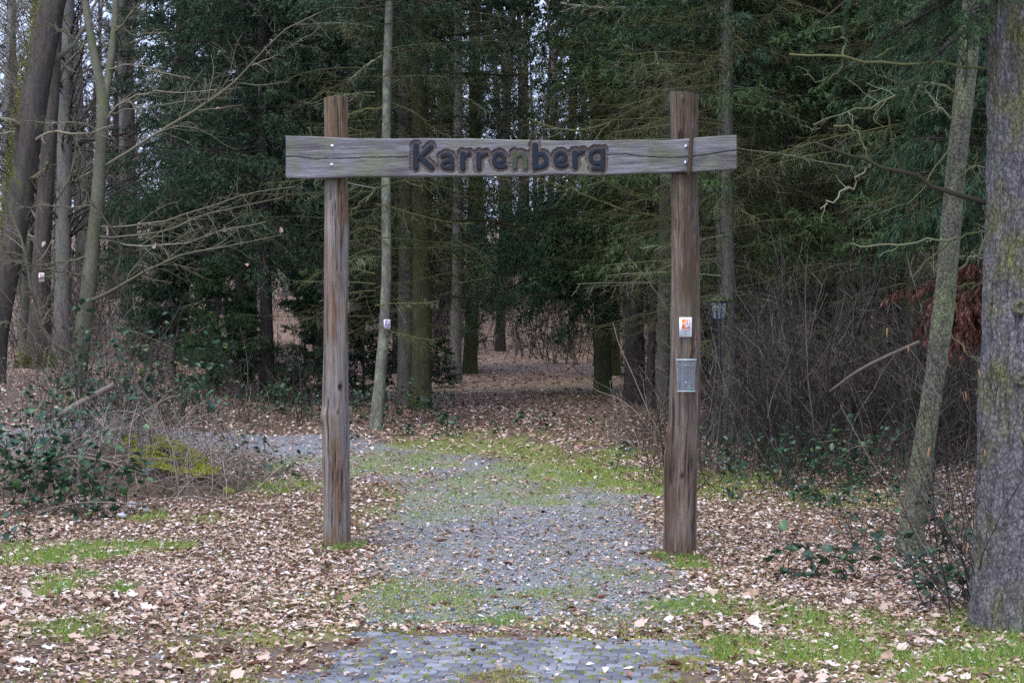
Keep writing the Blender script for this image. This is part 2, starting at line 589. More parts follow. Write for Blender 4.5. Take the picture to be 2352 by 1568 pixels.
def wood_material(name, axis, grey, brown, tan, dark, green, gfac, z0=0.44, gs=2.4):
    n = NT(name)
    s = [26, 26, 26]
    s[axis] = 0.9
    g = n.noise(n.coords(tuple(s)), 1.0, 8, 0.72, 0.5)
    s2 = [5.5, 5.5, 5.5]
    s2[axis] = 1.1
    zone = n.ramp(n.noise(n.coords(tuple(s2)), 1.0, 5, 0.65), [(z0, 0.0), (z0 + 0.14, 1.0)])
    c = n.mix(zone, grey, brown)
    c = n.mix(n.ramp(n.mix(0.55, n.attr('stain'), g), [(0.42, 0.0), (0.62, 1.0)]), c, brown)
    c = n.mix(n.ramp(g, [(0.52, 0.0), (0.70, 0.9)]), c, tan)
    c = n.mix(n.ramp(g, [(0.33, 0.95), (0.46, 0.0)]), c, dark)
    s4 = [9, 9, 9]
    s4[axis] = 2.6
    sp = n.ramp(n.noise(n.coords(tuple(s4)), 1.0, 6, 0.7, 0.6), [(0.60, 0.0), (0.72, 0.75)])
    c = n.mix(sp, c, dark)
    gz = n.ramp(n.noise(n.coords((gs, gs, gs)), 1.0, 5, 0.6), [(0.46, 0.0), (0.64, gfac)])
    c = n.mix(gz, c, green)
    s3 = [130, 130, 130]
    s3[axis] = 5
    f = n.noise(n.coords(tuple(s3)), 1.0, 4, 0.65)
    c = n.mix(0.75, c, n.ramp(f, [(0.3, 0.45), (0.65, 1.3)]), 'MULTIPLY')
    c = n.mix(n.attr('crack'), c, (0.020, 0.015, 0.013))
    c = n.mix(n.attr('pocket'), c, n.mix(f, (0.075, 0.058, 0.048), (0.20, 0.165, 0.14)))
    return n.finish(c, 0.88, 0.2, n.mix(0.5, g, f), 1.0, 0.014)


MAT['post_grey'] = wood_material('post_grey', 2, (0.20, 0.170, 0.152), (0.155, 0.094, 0.055), (0.36, 0.285, 0.21), (0.04, 0.027, 0.02), (0.13, 0.13, 0.07), 0.3, 0.50)
MAT['post_brown'] = wood_material('post_brown', 2, (0.145, 0.110, 0.088), (0.095, 0.057, 0.036), (0.31, 0.235, 0.165), (0.024, 0.016, 0.012), (0.10, 0.10, 0.055), 0.35)
MAT['beam_wood'] = wood_material('beam_wood', 0, (0.205, 0.198, 0.205), (0.115, 0.103, 0.10), (0.28, 0.27, 0.265), (0.09, 0.082, 0.08), (0.17, 0.18, 0.11), 0.75, 0.46, 4.0)
MAT['letter_paint'] = m_noise('letter_paint', [(0.3, (0.006, 0.009, 0.015)), (0.7, (0.014, 0.020, 0.030))], (30, 30, 30), 0.5, 0.22, 0.3, 0.002)
MAT['letter_moss'] = m_noise('letter_moss', [(0.35, (0.05, 0.065, 0.010)), (0.65, (0.02, 0.03, 0.03))], (9, 9, 9), 0.55, 0.4, 0.3, 0.002)

# ------------------------------------------------------------------ ground
PAV_O = np.array([0.0, 9.12])                       # paving: rows turned a little, near right corner closer
PAV_A = math.radians(-7.5)
PU = np.array([math.cos(PAV_A), math.sin(PAV_A)])
PV = np.array([-math.sin(PAV_A), math.cos(PAV_A)])
_terrain0 = terrain


def pav_uv(x, y):
    dx, dy = x - PAV_O[0], y - PAV_O[1]
    return dx * PU[0] + dy * PU[1], dx * PV[0] + dy * PV[1]


def pav_mask(x, y):
    u, v = pav_uv(x, y)
    e = (noise3(u * 3, v * 3, 0, 31) - 0.5) * 0.25
    return (1 - sstep(-0.08, 0.03, v + e * 0.5)) * sstep(-2.1, -1.9, u) * (1 - sstep(1.02, 1.10, u + e * 0.6 - 0.15 * sstep(-0.2, -1.4, v)))


def pav_dirt(x, y):
    u, v = pav_uv(x, y)
    n = fbm(x * 2.2, y * 3.5, 41, 4)
    left = sstep(-0.55, -1.35, u) * 0.42
    return sstep(0.53, 0.70, n + left + 0.05 * sstep(0.7, 1.1, u))


def terrain(x, y):
    x, y = np.asarray(x, float), np.asarray(y, float)
    z = _terrain0(x, y)
    p = pav_mask(x, y)
    inside = -0.02 + 0.028 * pav_dirt(x, y)
    return z * (1 - p) + inside * p


GCACHE = {}


def patch(x, y, lst, seed):
    m = np.zeros(np.broadcast(x, y).shape)
    n = fbm(x * 2.4, y * 1.7, seed, 5)
    for (px, py, rx, ry, s) in lst:
        if (px, py) not in GCACHE:
            GCACHE[(px, py)] = ground(px, py)
        g = GCACHE[(px, py)]
        d = np.sqrt(((x - g.x) / rx) ** 2 + ((y - g.y) / ry) ** 2)
        m = np.maximum(m, s * (1 - sstep(0.45, 1.15, d + (n - 0.5) * 2.6)))
    return m


GREEN = [(1480, 1110, 1.3, 2.2, 1.0), (1640, 1110, 1.0, 2.0, 0.9), (1300, 1060, 1.2, 2.5, 0.7), (1100, 1030, 1.6, 2.5, 0.65),
         (640, 1120, 0.75, 0.9, 1.0), (860, 1060, 1.2, 2.2, 0.55), (330, 1190, 0.5, 0.45, 1.0), (480, 1190, 0.25, 0.3, 0.8), (230, 1270, 0.9, 0.7, 1.0),
         (120, 1360, 0.5, 0.45, 1.0), (190, 1330, 0.3, 0.4, 0.9), (80, 1450, 0.4, 0.4, 0.6), (650, 1460, 0.9, 0.5, 0.7), (1850, 1140, 1.4, 1.4, 0.55),
         (2100, 1440, 0.9, 0.6, 0.85), (1800, 1490, 0.9, 0.6, 1.0), (2200, 1530, 0.9, 0.45, 1.0), (1600, 1400, 0.8, 0.5, 0.6), (1570, 1300, 0.28, 0.3, 1.0),
         (1150, 1430, 1.1, 0.25, 0.85), (1000, 1380, 1.0, 0.9, 0.4), (1400, 1350, 0.7, 0.9, 0.35), (980, 1150, 1.3, 2.2, 0.4), (790, 1300, 0.4, 0.4, 0.3),
         (1150, 1110, 1.3, 2.0, 0.5), (1300, 900, 1.0, 5.0, 0.35), (2330, 1560, 0.5, 0.5, 0.9)]


def green_mask(x, y):
    return patch(x, y, GREEN, 51)


def gravel_mask(x, y):
    n = fbm(x * 1.5, y * 0.9, 61, 3) - 0.5
    # the track runs from the paving through the gate, then bends away to the left behind the grey post
    cx_ = 0.05 - 4.2 * sstep(15.5, 24.5, y) ** 1.3
    half = 1.0 + 0.25 * sstep(9, 12, y)
    g = (1 - sstep(half - 0.35, half + 0.45, np.abs(x - cx_) * (1 - 0.25 * sstep(16, 20, y)) + n * 1.0)) * sstep(9.0, 9.8, y) * (1 - sstep(21.5, 25.0, y + n * 3))
    fork = (1 - sstep(0.8, 2.4, np.abs(y - 21.6 - (x + 4) * 0.3) + n * 2)) * sstep(1.6, 2.6, -x) * (1 - sstep(6.0, 8.5, -x))
    return np.maximum(g * (0.72 + 0.28 * (1 - sstep(15.5, 18, y))), 0.9 * fork)


def axis(parts):
    out = []
    for a, b, s in parts:
        out.append(np.arange(a, b - 1e-6, s))
    return np.unique(np.concatenate(out + [np.array([parts[-1][1]])]).round(5))


gx = axis([(-320, -60, 26), (-60, -16, 4), (-16, -6, 0.5), (-6, 6, 0.085), (6, 16, 0.5), (16, 60, 4), (60, 320, 26)])
gy = axis([(-80, 0, 10), (0, 6.4, 0.8), (6.4, 10, 0.075), (10, 24, 0.18), (24, 50, 0.5), (50, 120, 3), (120, 420, 25)])
X, Y = np.meshgrid(gx, gy)
Zg = terrain(X, Y)
Vg = np.stack([X, Y, Zg], -1).reshape(-1, 3)
idx = np.arange(X.size).reshape(X.shape)
Qg = np.stack([idx[:-1, :-1], idx[:-1, 1:], idx[1:, 1:], idx[1:, :-1]], -1).reshape(-1, 4)


def ground_material():
    n = NT('forest_soil')
    v = n.coords((1, 1, 1))
    f1 = n.noise(v, 16, 8, 0.75)
    f2 = n.noise(v, 60, 5, 0.7)
    f3 = n.noise(v, 3.0, 5, 0.6)
    soil = n.ramp(f1, [(0.28, (0.05, 0.035, 0.026)), (0.5, (0.13, 0.092, 0.068)), (0.72, (0.25, 0.18, 0.13))])
    soil = n.mix(n.attr('leafy'), soil, n.ramp(n.noise(v, 5, 8, 0.8), [(0.3, (0.09, 0.055, 0.04)), (0.5, (0.27, 0.19, 0.145)), (0.7, (0.50, 0.41, 0.35))]))
    gcol = n.ramp(f2, [(0.28, (0.08, 0.079, 0.082)), (0.5, (0.20, 0.203, 0.215)), (0.72, (0.36, 0.367, 0.388))])
    mossc = n.ramp(f2, [(0.3, (0.10, 0.105, 0.03)), (0.7, (0.29, 0.30, 0.085))])
    c = n.mix(n.ramp(n.mix(0.5, n.attr('gravel'), f3), [(0.38, 0.0), (0.68, 0.95)]), soil, gcol)
    gm = n.ramp(n.mix(0.55, n.attr('green'), f1), [(0.40, 0.0), (0.62, 0.85)])
    c = n.mix(gm, c, mossc)
    return n.finish(c, 0.95, 0.15, n.mix(0.4, f1, f2), 0.9, 0.02)


MAT['soil'] = ground_material()
gb = MB()
gb.add(Vg, None, Qg, 0.5)
far_leaf = sstep(26, 34, Y).ravel()
ground_o = gb.build('forest_ground', MAT['soil'], None, True, {'gravel': gravel_mask(X, Y).ravel(), 'green': (green_mask(X, Y) * 0.9 + 0.1).ravel(), 'leafy': far_leaf})
tag(ground_o, 'forest floor with soil, gravel track and mossy patches', 'ground', kind='structure')

# paving of small concrete setts at the start of the track
bed = MB()
us, vs = np.linspace(-1.9, 1.15, 60), np.linspace(-2.7, -0.03, 50)
U, Vv = np.meshgrid(us, vs)
bx = PAV_O[0] + U * PU[0] + Vv * PV[0]
by = PAV_O[1] + U * PU[1] + Vv * PV[1]
bz = np.full(U.shape, -0.011) + (noise3(bx * 12, by * 12, 0, 8) - 0.5) * 0.008
ii = np.arange(U.size).reshape(U.shape)
bed.add(np.stack([bx, by, bz], -1).reshape(-1, 3), None, np.stack([ii[:-1, :-1], ii[:-1, 1:], ii[1:, 1:], ii[1:, :-1]], -1).reshape(-1, 4))
MAT['sand'] = m_noise('sand', [(0.3, (0.09, 0.07, 0.05)), (0.55, (0.17, 0.135, 0.10)), (0.68, (0.17, 0.19, 0.06))], (14, 14, 14), 0.95, 0.1, 0.8, 0.01)
paving = tag(bed.build('paving', MAT['sand']), 'strip of small grey setts with mossy joints', 'paving', kind='structure')


def m_sett():
    n = NT('sett')
    a = n.noise(n.coords((30, 30, 30)), 1.0, 5, 0.7)
    b = n.noise(n.coords((5, 5, 5), 'Object'), 1.0, 3)
    c = n.ramp(a, [(0.3, (0.115, 0.12, 0.135)), (0.7, (0.225, 0.232, 0.255))])
    c = n.mix(n.ramp(n.noise(n.coords((1, 1, 1), 'Generated'), 3, 6, 0.7), [(0.5, 0.0), (0.7, 0.5)]), c, (0.13, 0.10, 0.07))
    r = n.ramp(n.attr('rnd'), [(0, 0.7), (1, 1.2)])
    c = n.mix(1.0, c, r, 'MULTIPLY')
    o = n.ramp(n.orand(), [(0, 0.68), (1, 1.22)])
    c = n.mix(1.0, c, o, 'MULTIPLY')
    return n.finish(c, 0.8, 0.3, a, 0.4, 0.004)


MAT['sett'] = m_sett()
SW = 0.1


def sett_verts(h=0.08):
    a, b = SW / 2 - 0.003, SW / 2 - 0.007
    v = [(-a, -a, -h), (a, -a, -h), (a, a, -h), (-a, a, -h), (-a, -a, -0.004), (a, -a, -0.004), (a, a, -0.004), (-a, a, -0.004), (-b, -b, 0), (b, -b, 0), (b, b, 0), (-b, b, 0)]
    q = [(0, 1, 5, 4), (1, 2, 6, 5), (2, 3, 7, 6), (3, 0, 4, 7), (4, 5, 9, 8), (5, 6, 10, 9), (6, 7, 11, 10), (7, 4, 8, 11), (8, 9, 10, 11)]
    return np.array(v), np.array(q)


sv, sq = sett_verts()
sett_meshes = []
for k in range(6):
    jv = sv.copy()
    jv[4:, :] += rng.normal(size=(8, 3)) * 0.0012
    sett_meshes.append(MB().add(jv, None, sq, rng.random()).mesh('sett', MAT['sett']))
spots = []
for r_ in range(27):
    for c_ in range(-20, 13):
        u = (c_ + 0.5 * (r_ % 2)) * SW + rng.normal() * 0.002
        v = -0.06 - r_ * SW + rng.normal() * 0.002
        if u < -1.85 or u > 1.10 + 0.12 * sstep(0.2, 1.4, -v):
            continue
        spots.append((u, v))
world_spots = [(PAV_O[0] + u * PU[0] + v * PV[0], PAV_O[1] + u * PU[1] + v * PV[1]) for u, v in spots]
order = []
for i, (x, y) in enumerate(world_spots):
    inview = y > 7.75 and abs(x) < 0.335 * y and float(pav_dirt(x, y)) < 0.75
    order.append((0 if inview else 1, y, i))
order.sort()
joined = MB()
for rank, (vis, y, i) in enumerate(order):
    x, y = world_spots[i]
    zt = 0.002 + rng.normal() * 0.0025
    tx, ty = rng.normal() * 0.012, rng.normal() * 0.012
    if rank < 300 and vis == 0:
        o = obj('sett', sett_meshes[i % 6], paving)
        o.location = (x, y, zt)
        o.rotation_euler = (tx, ty, PAV_A + rng.normal() * 0.015 + (i % 4) * PI / 2)
    else:
        ca, sa = math.cos(PAV_A), math.sin(PAV_A)
        w = sv.copy()
        w[:, 2] += w[:, 0] * ty + w[:, 1] * tx + zt
        w[:, 0], w[:, 1] = sv[:, 0] * ca - sv[:, 1] * sa + x, sv[:, 0] * sa + sv[:, 1] * ca + y
        joined.add(w, None, sq, rng.random())
tag(joined.build('sett_field', MAT['sett'], paving), kind='stuff')


def scatter(n, y0, y1, half, rg, power=1.0):
    y = y0 + (y1 - y0) * rg.random(n) ** power
    x = (rg.random(n) * 2 - 1) * (half * y + 0.6)
    return x, y


def leaf_density(x, y):
    g = gravel_mask(x, y)
    gr = green_mask(x, y)
    p = pav_mask(x, y)
    d = 0.95 - 0.68 * g - 0.8 * gr * sstep(0.34, 0.58, fbm(x * 4.5, y * 3.4, 91, 4))
    edge = sstep(0.55, 1.4, np.abs(x - 0.05)) * sstep(8.8, 9.6, y)
    d = d * (0.42 + 0.58 * np.maximum(edge, sstep(19, 23, y)))
    d = d * (1 - p * (0.95 - 0.70 * sstep(-0.75, -1.3, x)))
    d = d * (1 - 0.35 * sstep(8.4, 7.6, y) * sstep(-2.2, -1.2, x))
    n = fbm(x * 1.1, y * 0.8, 71, 3)
    return np.clip(d * (0.45 + 1.1 * n), 0, 1)


# fallen leaves: the nearest ones singly, the rest as one litter
lg = np.random.default_rng(5)
litter = MB()
for (n, y0, y1, half, smin, smax, pw) in ((98000, 6.9, 13.5, 0.37, 0.018, 0.066, 0.9), (60000, 13.5, 21, 0.35, 0.028, 0.075, 0.95), (40000, 21, 34, 0.34, 0.05, 0.105, 0.9), (18000, 34, 75, 0.34, 0.09, 0.18, 0.9)):
    x, y = scatter(n, y0, y1, half, lg, pw)
    keep = lg.random(n) < leaf_density(x, y)
    x, y = x[keep], y[keep]
    z = np.maximum(terrain(x, y), np.where(pav_mask(x, y) > 0.5, 0.003, -9)) + 0.003 + lg.random(len(x)) * 0.016
    sz = smin + (smax - smin) * lg.random(len(x)) ** 1.5
    big = np.clip(lg.normal(size=len(x)) * 0.29 + 0.58 + 0.15 * (fbm(x, y, 77, 2) - 0.5) - 0.12 * sstep(22, 30, y), 0, 1)
    leaves(litter, np.stack([x, y, z], -1), sz, lg, 0.24, 0.62, 0.35, rnd=big, lod=1 if y0 < 20 else 2)
for (px_, py_, pr_) in ((-1.445, 12.88, 0.115), (1.325, 12.34, 0.13)):
    n_ = 420
    a_, r_ = lg.random(n_) * 6.28, pr_ + 0.22 * lg.random(n_) ** 1.6
    x, y = px_ + np.cos(a_) * r_, py_ + np.sin(a_) * r_
    z = terrain(x, y) + 0.055 * np.exp(-(r_ - pr_) / 0.06) * lg.random(n_) + 0.008
    leaves(litter, np.stack([x, y, z], -1), 0.025 + 0.045 * lg.random(n_), lg, 0.5, 0.62, 0.35, rnd=np.clip(lg.normal(size=n_) * 0.25 + 0.4, 0, 1), lod=1)
tag(litter.build('leaf_litter', MAT['leaf_dry'], None, False), 'brown fallen leaves strewn over the forest floor and track edges', 'leaf litter', kind='stuff')


def lobed_leaf(rg):
    """one fallen oak leaf with lobes, curled"""
    n = 9
    t = np.linspace(0, 1, n)
    half = (0.06 + 0.30 * np.sin(PI * t) ** 0.8) * (1 + 0.32 * np.cos(t * 6 * PI + rg.random()))
    half[0] = half[-1] = 0.02
    cu, tw = rg.normal() * 0.5, rg.normal() * 0.35
    v = []
    for i in range(n):
        zc = cu * (t[i] - 0.5) ** 2 * 1.2
        fold = abs(rg.normal() * 0.06) + 0.05
        v += [(t[i] - 0.5, half[i], zc + fold * half[i] * 3 + tw * half[i]), (t[i] - 0.5, 0, zc), (t[i] - 0.5, -half[i], zc + fold * half[i] * 3 - tw * half[i])]
    q = []
    for i in range(n - 1):
        a = i * 3
        q += [(a, a + 1, a + 4, a + 3), (a + 1, a + 2, a + 5, a + 4)]
    return np.array(v), np.array(q)


leaf_meshes = []
for k in range(14):
    v, q = lobed_leaf(lg)
    leaf_meshes.append(MB().add(v * 0.09, None, q, float(np.clip(lg.normal() * 0.2 + 0.62, 0, 1))).mesh('leaf', MAT['leaf_dry'], True))
x, y = scatter(1400, 7.7, 10.6, 0.33, lg, 0.9)
keep = np.where(lg.random(1400) < np.maximum(leaf_density(x, y), 0.02 * (y > 7.9)))[0][:300]
for j, i in enumerate(keep):
    o = obj('leaf', leaf_meshes[j % 14], ground_o)
    zz = max(tz(x[i], y[i]), 0.004 if float(pav_mask(x[i], y[i])) > 0.5 else -9)
    o.location = (x[i], y[i], zz + 0.026)
    o.rotation_euler = (lg.normal() * 0.25, lg.normal() * 0.25, lg.random() * 6.28)
    s = 0.5 + lg.random() * 0.5
    o.scale = (s, s, s)

# grass and moss
gg = np.random.default_rng(9)
grass = MB()
for (n, y0, y1, h0, h1, w) in ((140000, 7.3, 13, 0.02, 0.085, 0.0055), (110000, 13, 25, 0.025, 0.10, 0.008), (16000, 25, 45, 0.05, 0.14, 0.012)):
    x, y = scatter(n, y0, y1, 0.35, gg)
    gm = green_mask(x, y)
    keep = gg.random(n) < np.clip(gm ** 1.4 * 1.9 * sstep(0.34, 0.58, fbm(x * 4.5, y * 3.4, 91, 4)) * (0.25 + 0.75 * sstep(0.42, 0.58, fbm(x * 14, y * 10, 92, 2))), 0, 1) * (1 - 0.93 * pav_mask(x, y)) + 0.03 * sstep(0.4, 0.6, fbm(x * 2, y * 2, 93, 2)) * (1 - 0.9 * pav_mask(x, y)) + 0.006
    x, y, gm = x[keep], y[keep], gm[keep]
    N = len(x)
    z = terrain(x, y)
    h = (h0 + (h1 - h0) * gg.random(N) ** 1.6) * (0.65 + 0.6 * gm)
    a = gg.random(N) * 2 * PI
    lean = gg.normal(size=(N, 2)) * 0.6 * h[:, None]
    b0 = np.stack([x + np.cos(a) * w / 2, y + np.sin(a) * w / 2, z], -1)
    b1 = np.stack([x - np.cos(a) * w / 2, y - np.sin(a) * w / 2, z], -1)
    tp = np.stack([x + lean[:, 0], y + lean[:, 1], z + h], -1)
    grass.add(np.stack([b0, b1, tp], 1).reshape(-1, 3), np.arange(N * 3).reshape(-1, 3), None, np.repeat(np.clip(gg.normal(size=N) * 0.25 + 0.5, 0, 1), 3))
for (px_, py_, pr_, a0_) in ((-1.445, 12.88, 0.12, 5.2), (1.325, 12.34, 0.135, 4.2)):
    N = 520
    a_ = a0_ + gg.normal(size=N) * 0.8
    r_ = pr_ + 0.12 * gg.random(N) ** 1.5
    x, y = px_ + np.cos(a_) * r_, py_ + np.sin(a_) * r_
    z = terrain(x, y)
    h = 0.02 + 0.06 * gg.random(N)
    b0 = np.stack([x + 0.003, y, z], -1)
    b1 = np.stack([x - 0.003, y, z], -1)
    tp = np.stack([x + gg.normal(size=N) * 0.02, y + gg.normal(size=N) * 0.02, z + h], -1)
    grass.add(np.stack([b0, b1, tp], 1).reshape(-1, 3), np.arange(N * 3).reshape(-1, 3), None, np.repeat(gg.random(N) * 0.8, 3))
tag(grass.build('grass', MAT['grass']), 'short green grass in patches beside the gravel track', 'grass', kind='stuff')

# crumbled leaf bits and short yellow moss over the track and the paving edge
fx, fy = scatter(65000, 7.4, 17.5, 0.34, gg, 1.15)
keep = gg.random(len(fx)) < 0.25 + 0.75 * sstep(0.35, 0.65, fbm(fx * 3, fy * 2.4, 87, 3)) * np.where(pav_mask(fx, fy) > 0.5, 0.15 + 0.85 * pav_dirt(fx, fy), 1.0) - 0.22 * (pav_mask(fx, fy) > 0.5)
fx, fy = fx[keep], fy[keep]
N = len(fx)
fz = np.maximum(terrain(fx, fy), np.where((pav_mask(fx, fy) > 0.5) & (pav_dirt(fx, fy) < 0.6), 0.002, -9)) + 0.004 + 0.006 * gg.random(N)
fa, fl_, fw_ = gg.random(N) * 6.28, 0.006 + 0.016 * gg.random(N) ** 2, 0.002 + 0.006 * gg.random(N)
dx_, dy_ = np.cos(fa), np.sin(fa)
c0 = np.stack([fx, fy, fz], -1)
du = np.stack([dx_ * fl_, dy_ * fl_, gg.normal(size=N) * 0.003], -1)
dv = np.stack([-dy_ * fw_, dx_ * fw_, gg.normal(size=N) * 0.003], -1)
bits = MB().add(np.stack([c0 - du, c0 + dv, c0 + du, c0 - dv], 1).reshape(-1, 3), None, np.arange(N * 4).reshape(-1, 4), np.repeat(np.clip(gg.normal(size=N) * 0.28 + 0.4, 0, 1), 4))
tag(bits.build('leaf_crumbs', MAT['leaf_dry']), 'crumbled brown leaf bits over the track and setts', 'leaf litter', kind='stuff')
fx, fy = scatter(190000, 7.4, 19, 0.34, gg, 1.25)
mk = 1.15 * sstep(0.40, 0.52, fbm(fx * 2.6, fy * 1.9, 95, 4)) * (0.22 + 0.78 * np.maximum((np.abs(fx) < 1.9) * sstep(8.2, 9.2, fy), green_mask(fx, fy)))
mk = np.where(pav_mask(fx, fy) > 0.5, sstep(0.45, 0.6, fbm(fx * 5, fy * 5, 97, 3)) * pav_dirt(fx, fy) * 0.9, mk * (1 - 0.75 * sstep(10.4, 12.0, fy) * gravel_mask(fx, fy)))
keep = gg.random(len(fx)) < mk
fx, fy = fx[keep], fy[keep]
N = len(fx)
b0 = np.stack([fx, fy, terrain(fx, fy) - 0.002], -1)
fa = gg.random(N) * 6.28
o3 = np.stack([np.cos(fa), np.sin(fa), 0 * fa], -1) * 0.0055
tp_ = b0 + np.stack([gg.normal(size=N) * 0.010, gg.normal(size=N) * 0.010, 0.010 + 0.018 * gg.random(N)], -1)
tm = MB().add(np.stack([b0 + o3, b0 - o3, tp_], 1).reshape(-1, 3), np.arange(N * 3).reshape(-1, 3), None, np.repeat(gg.random(N), 3))
tag(tm.build('track_moss', MAT['moss_track']), 'short yellow green moss creeping over the track', 'moss', kind='stuff')

# moss tufts in the paving joints
jm = MB()
jp = []
for (u, v) in spots:
    if gg.random() < 0.55:
        uu, vv = u + SW / 2, v
    elif gg.random() < 0.3:
        uu, vv = u + (gg.random() - 0.5) * SW, v + SW / 2
    else:
        continue
    x, y = PAV_O[0] + uu * PU[0] + vv * PV[0], PAV_O[1] + uu * PU[1] + vv * PV[1]
    m = 26
    px = x + gg.normal(size=m) * 0.006 * (1 + gg.random())
    py = y + gg.normal(size=m) * 0.022
    jp.append(np.stack([px, py, np.full(m, -0.012)], -1))
jp = np.concatenate(jp)
N = len(jp)
h = 0.012 + 0.02 * gg.random(N)
a = gg.random(N) * 2 * PI
o3 = np.stack([np.cos(a), np.sin(a), 0 * a], -1) * 0.004
tp = jp + np.stack([gg.normal(size=N) * 0.006, gg.normal(size=N) * 0.006, h], -1)
jm.add(np.stack([jp + o3, jp - o3, tp], 1).reshape(-1, 3), np.arange(N * 3).reshape(-1, 3), None, np.repeat(gg.random(N), 3))
tag(jm.build('joint_moss', MAT['moss_tuft']), 'yellow green moss growing in the joints between the setts', 'moss', kind='stuff')

# gravel
vg = np.random.default_rng(21)
gr = MB()
octv = np.array([[1, 0, 0], [0, 1, 0], [-1, 0, 0], [0, -1, 0], [0, 0, 0.7], [0, 0, -0.5]], float)
octf = np.array([[0, 1, 4], [1, 2, 4], [2, 3, 4], [3, 0, 4], [1, 0, 5], [2, 1, 5], [3, 2, 5], [0, 3, 5]])
x, y = scatter(38000, 8.9, 24, 0.30, vg, 1.2)
keep = vg.random(len(x)) < np.clip(gravel_mask(x, y) * 1.3 * sstep(0.2, 0.55, fbm(x * 2.2, y * 1.6, 83, 3)) + 0.05 * (y < 16) * (np.abs(x) < 1.6), 0, 1) * (1 - pav_mask(x, y))
x, y = x[keep], y[keep]
N = len(x)
s = 0.005 + 0.016 * vg.random(N) ** 2.4
V = octv[None] * (0.6 + 0.8 * vg.random((N, 6, 1))) * s[:, None, None]
a = vg.random(N) * 6.28
V = np.stack([V[..., 0] * np.cos(a)[:, None] - V[..., 1] * np.sin(a)[:, None], V[..., 0] * np.sin(a)[:, None] + V[..., 1] * np.cos(a)[:, None], V[..., 2]], -1)
V += np.stack([x, y, terrain(x, y) + s * 0.3], -1)[:, None, :]
gr.add(V.reshape(-1, 3), (octf[None] + (np.arange(N) * 6)[:, None, None]).reshape(-1, 3), None, np.repeat(vg.random(N), 6))
tag(gr.build('gravel', MAT['gravel']), 'blue grey gravel along the middle of the track', 'gravel', kind='stuff')

# ------------------------------------------------------------------ the gateway
GA, GB = np.array([-1.445, 12.88]), np.array([1.335, 12.34])
gu = (GB - GA) / np.linalg.norm(GB - GA)
gn = np.array([gu[1], -gu[0]])
BEAM_OFF, BEAM_T = 0.165, 0.06
BO = GA + gn * BEAM_OFF
gate = thing('trail_gateway', 'wooden trail gateway of two rough posts carrying a carved name beam', 'gateway', (0, 0, 0))


def beam_sz(px, py):
    """pixel -> distance along the beam and height on the beam's front plane"""
    dx, dz = (px - CX) / FPX, -(py - CY) / FPX
    D = (gn[0] * BO[0] + gn[1] * BO[1]) / (gn[0] * dx + gn[1])
    p = np.array([dx * D, D])
    return float((p - BO) @ gu), EYE + dz * D


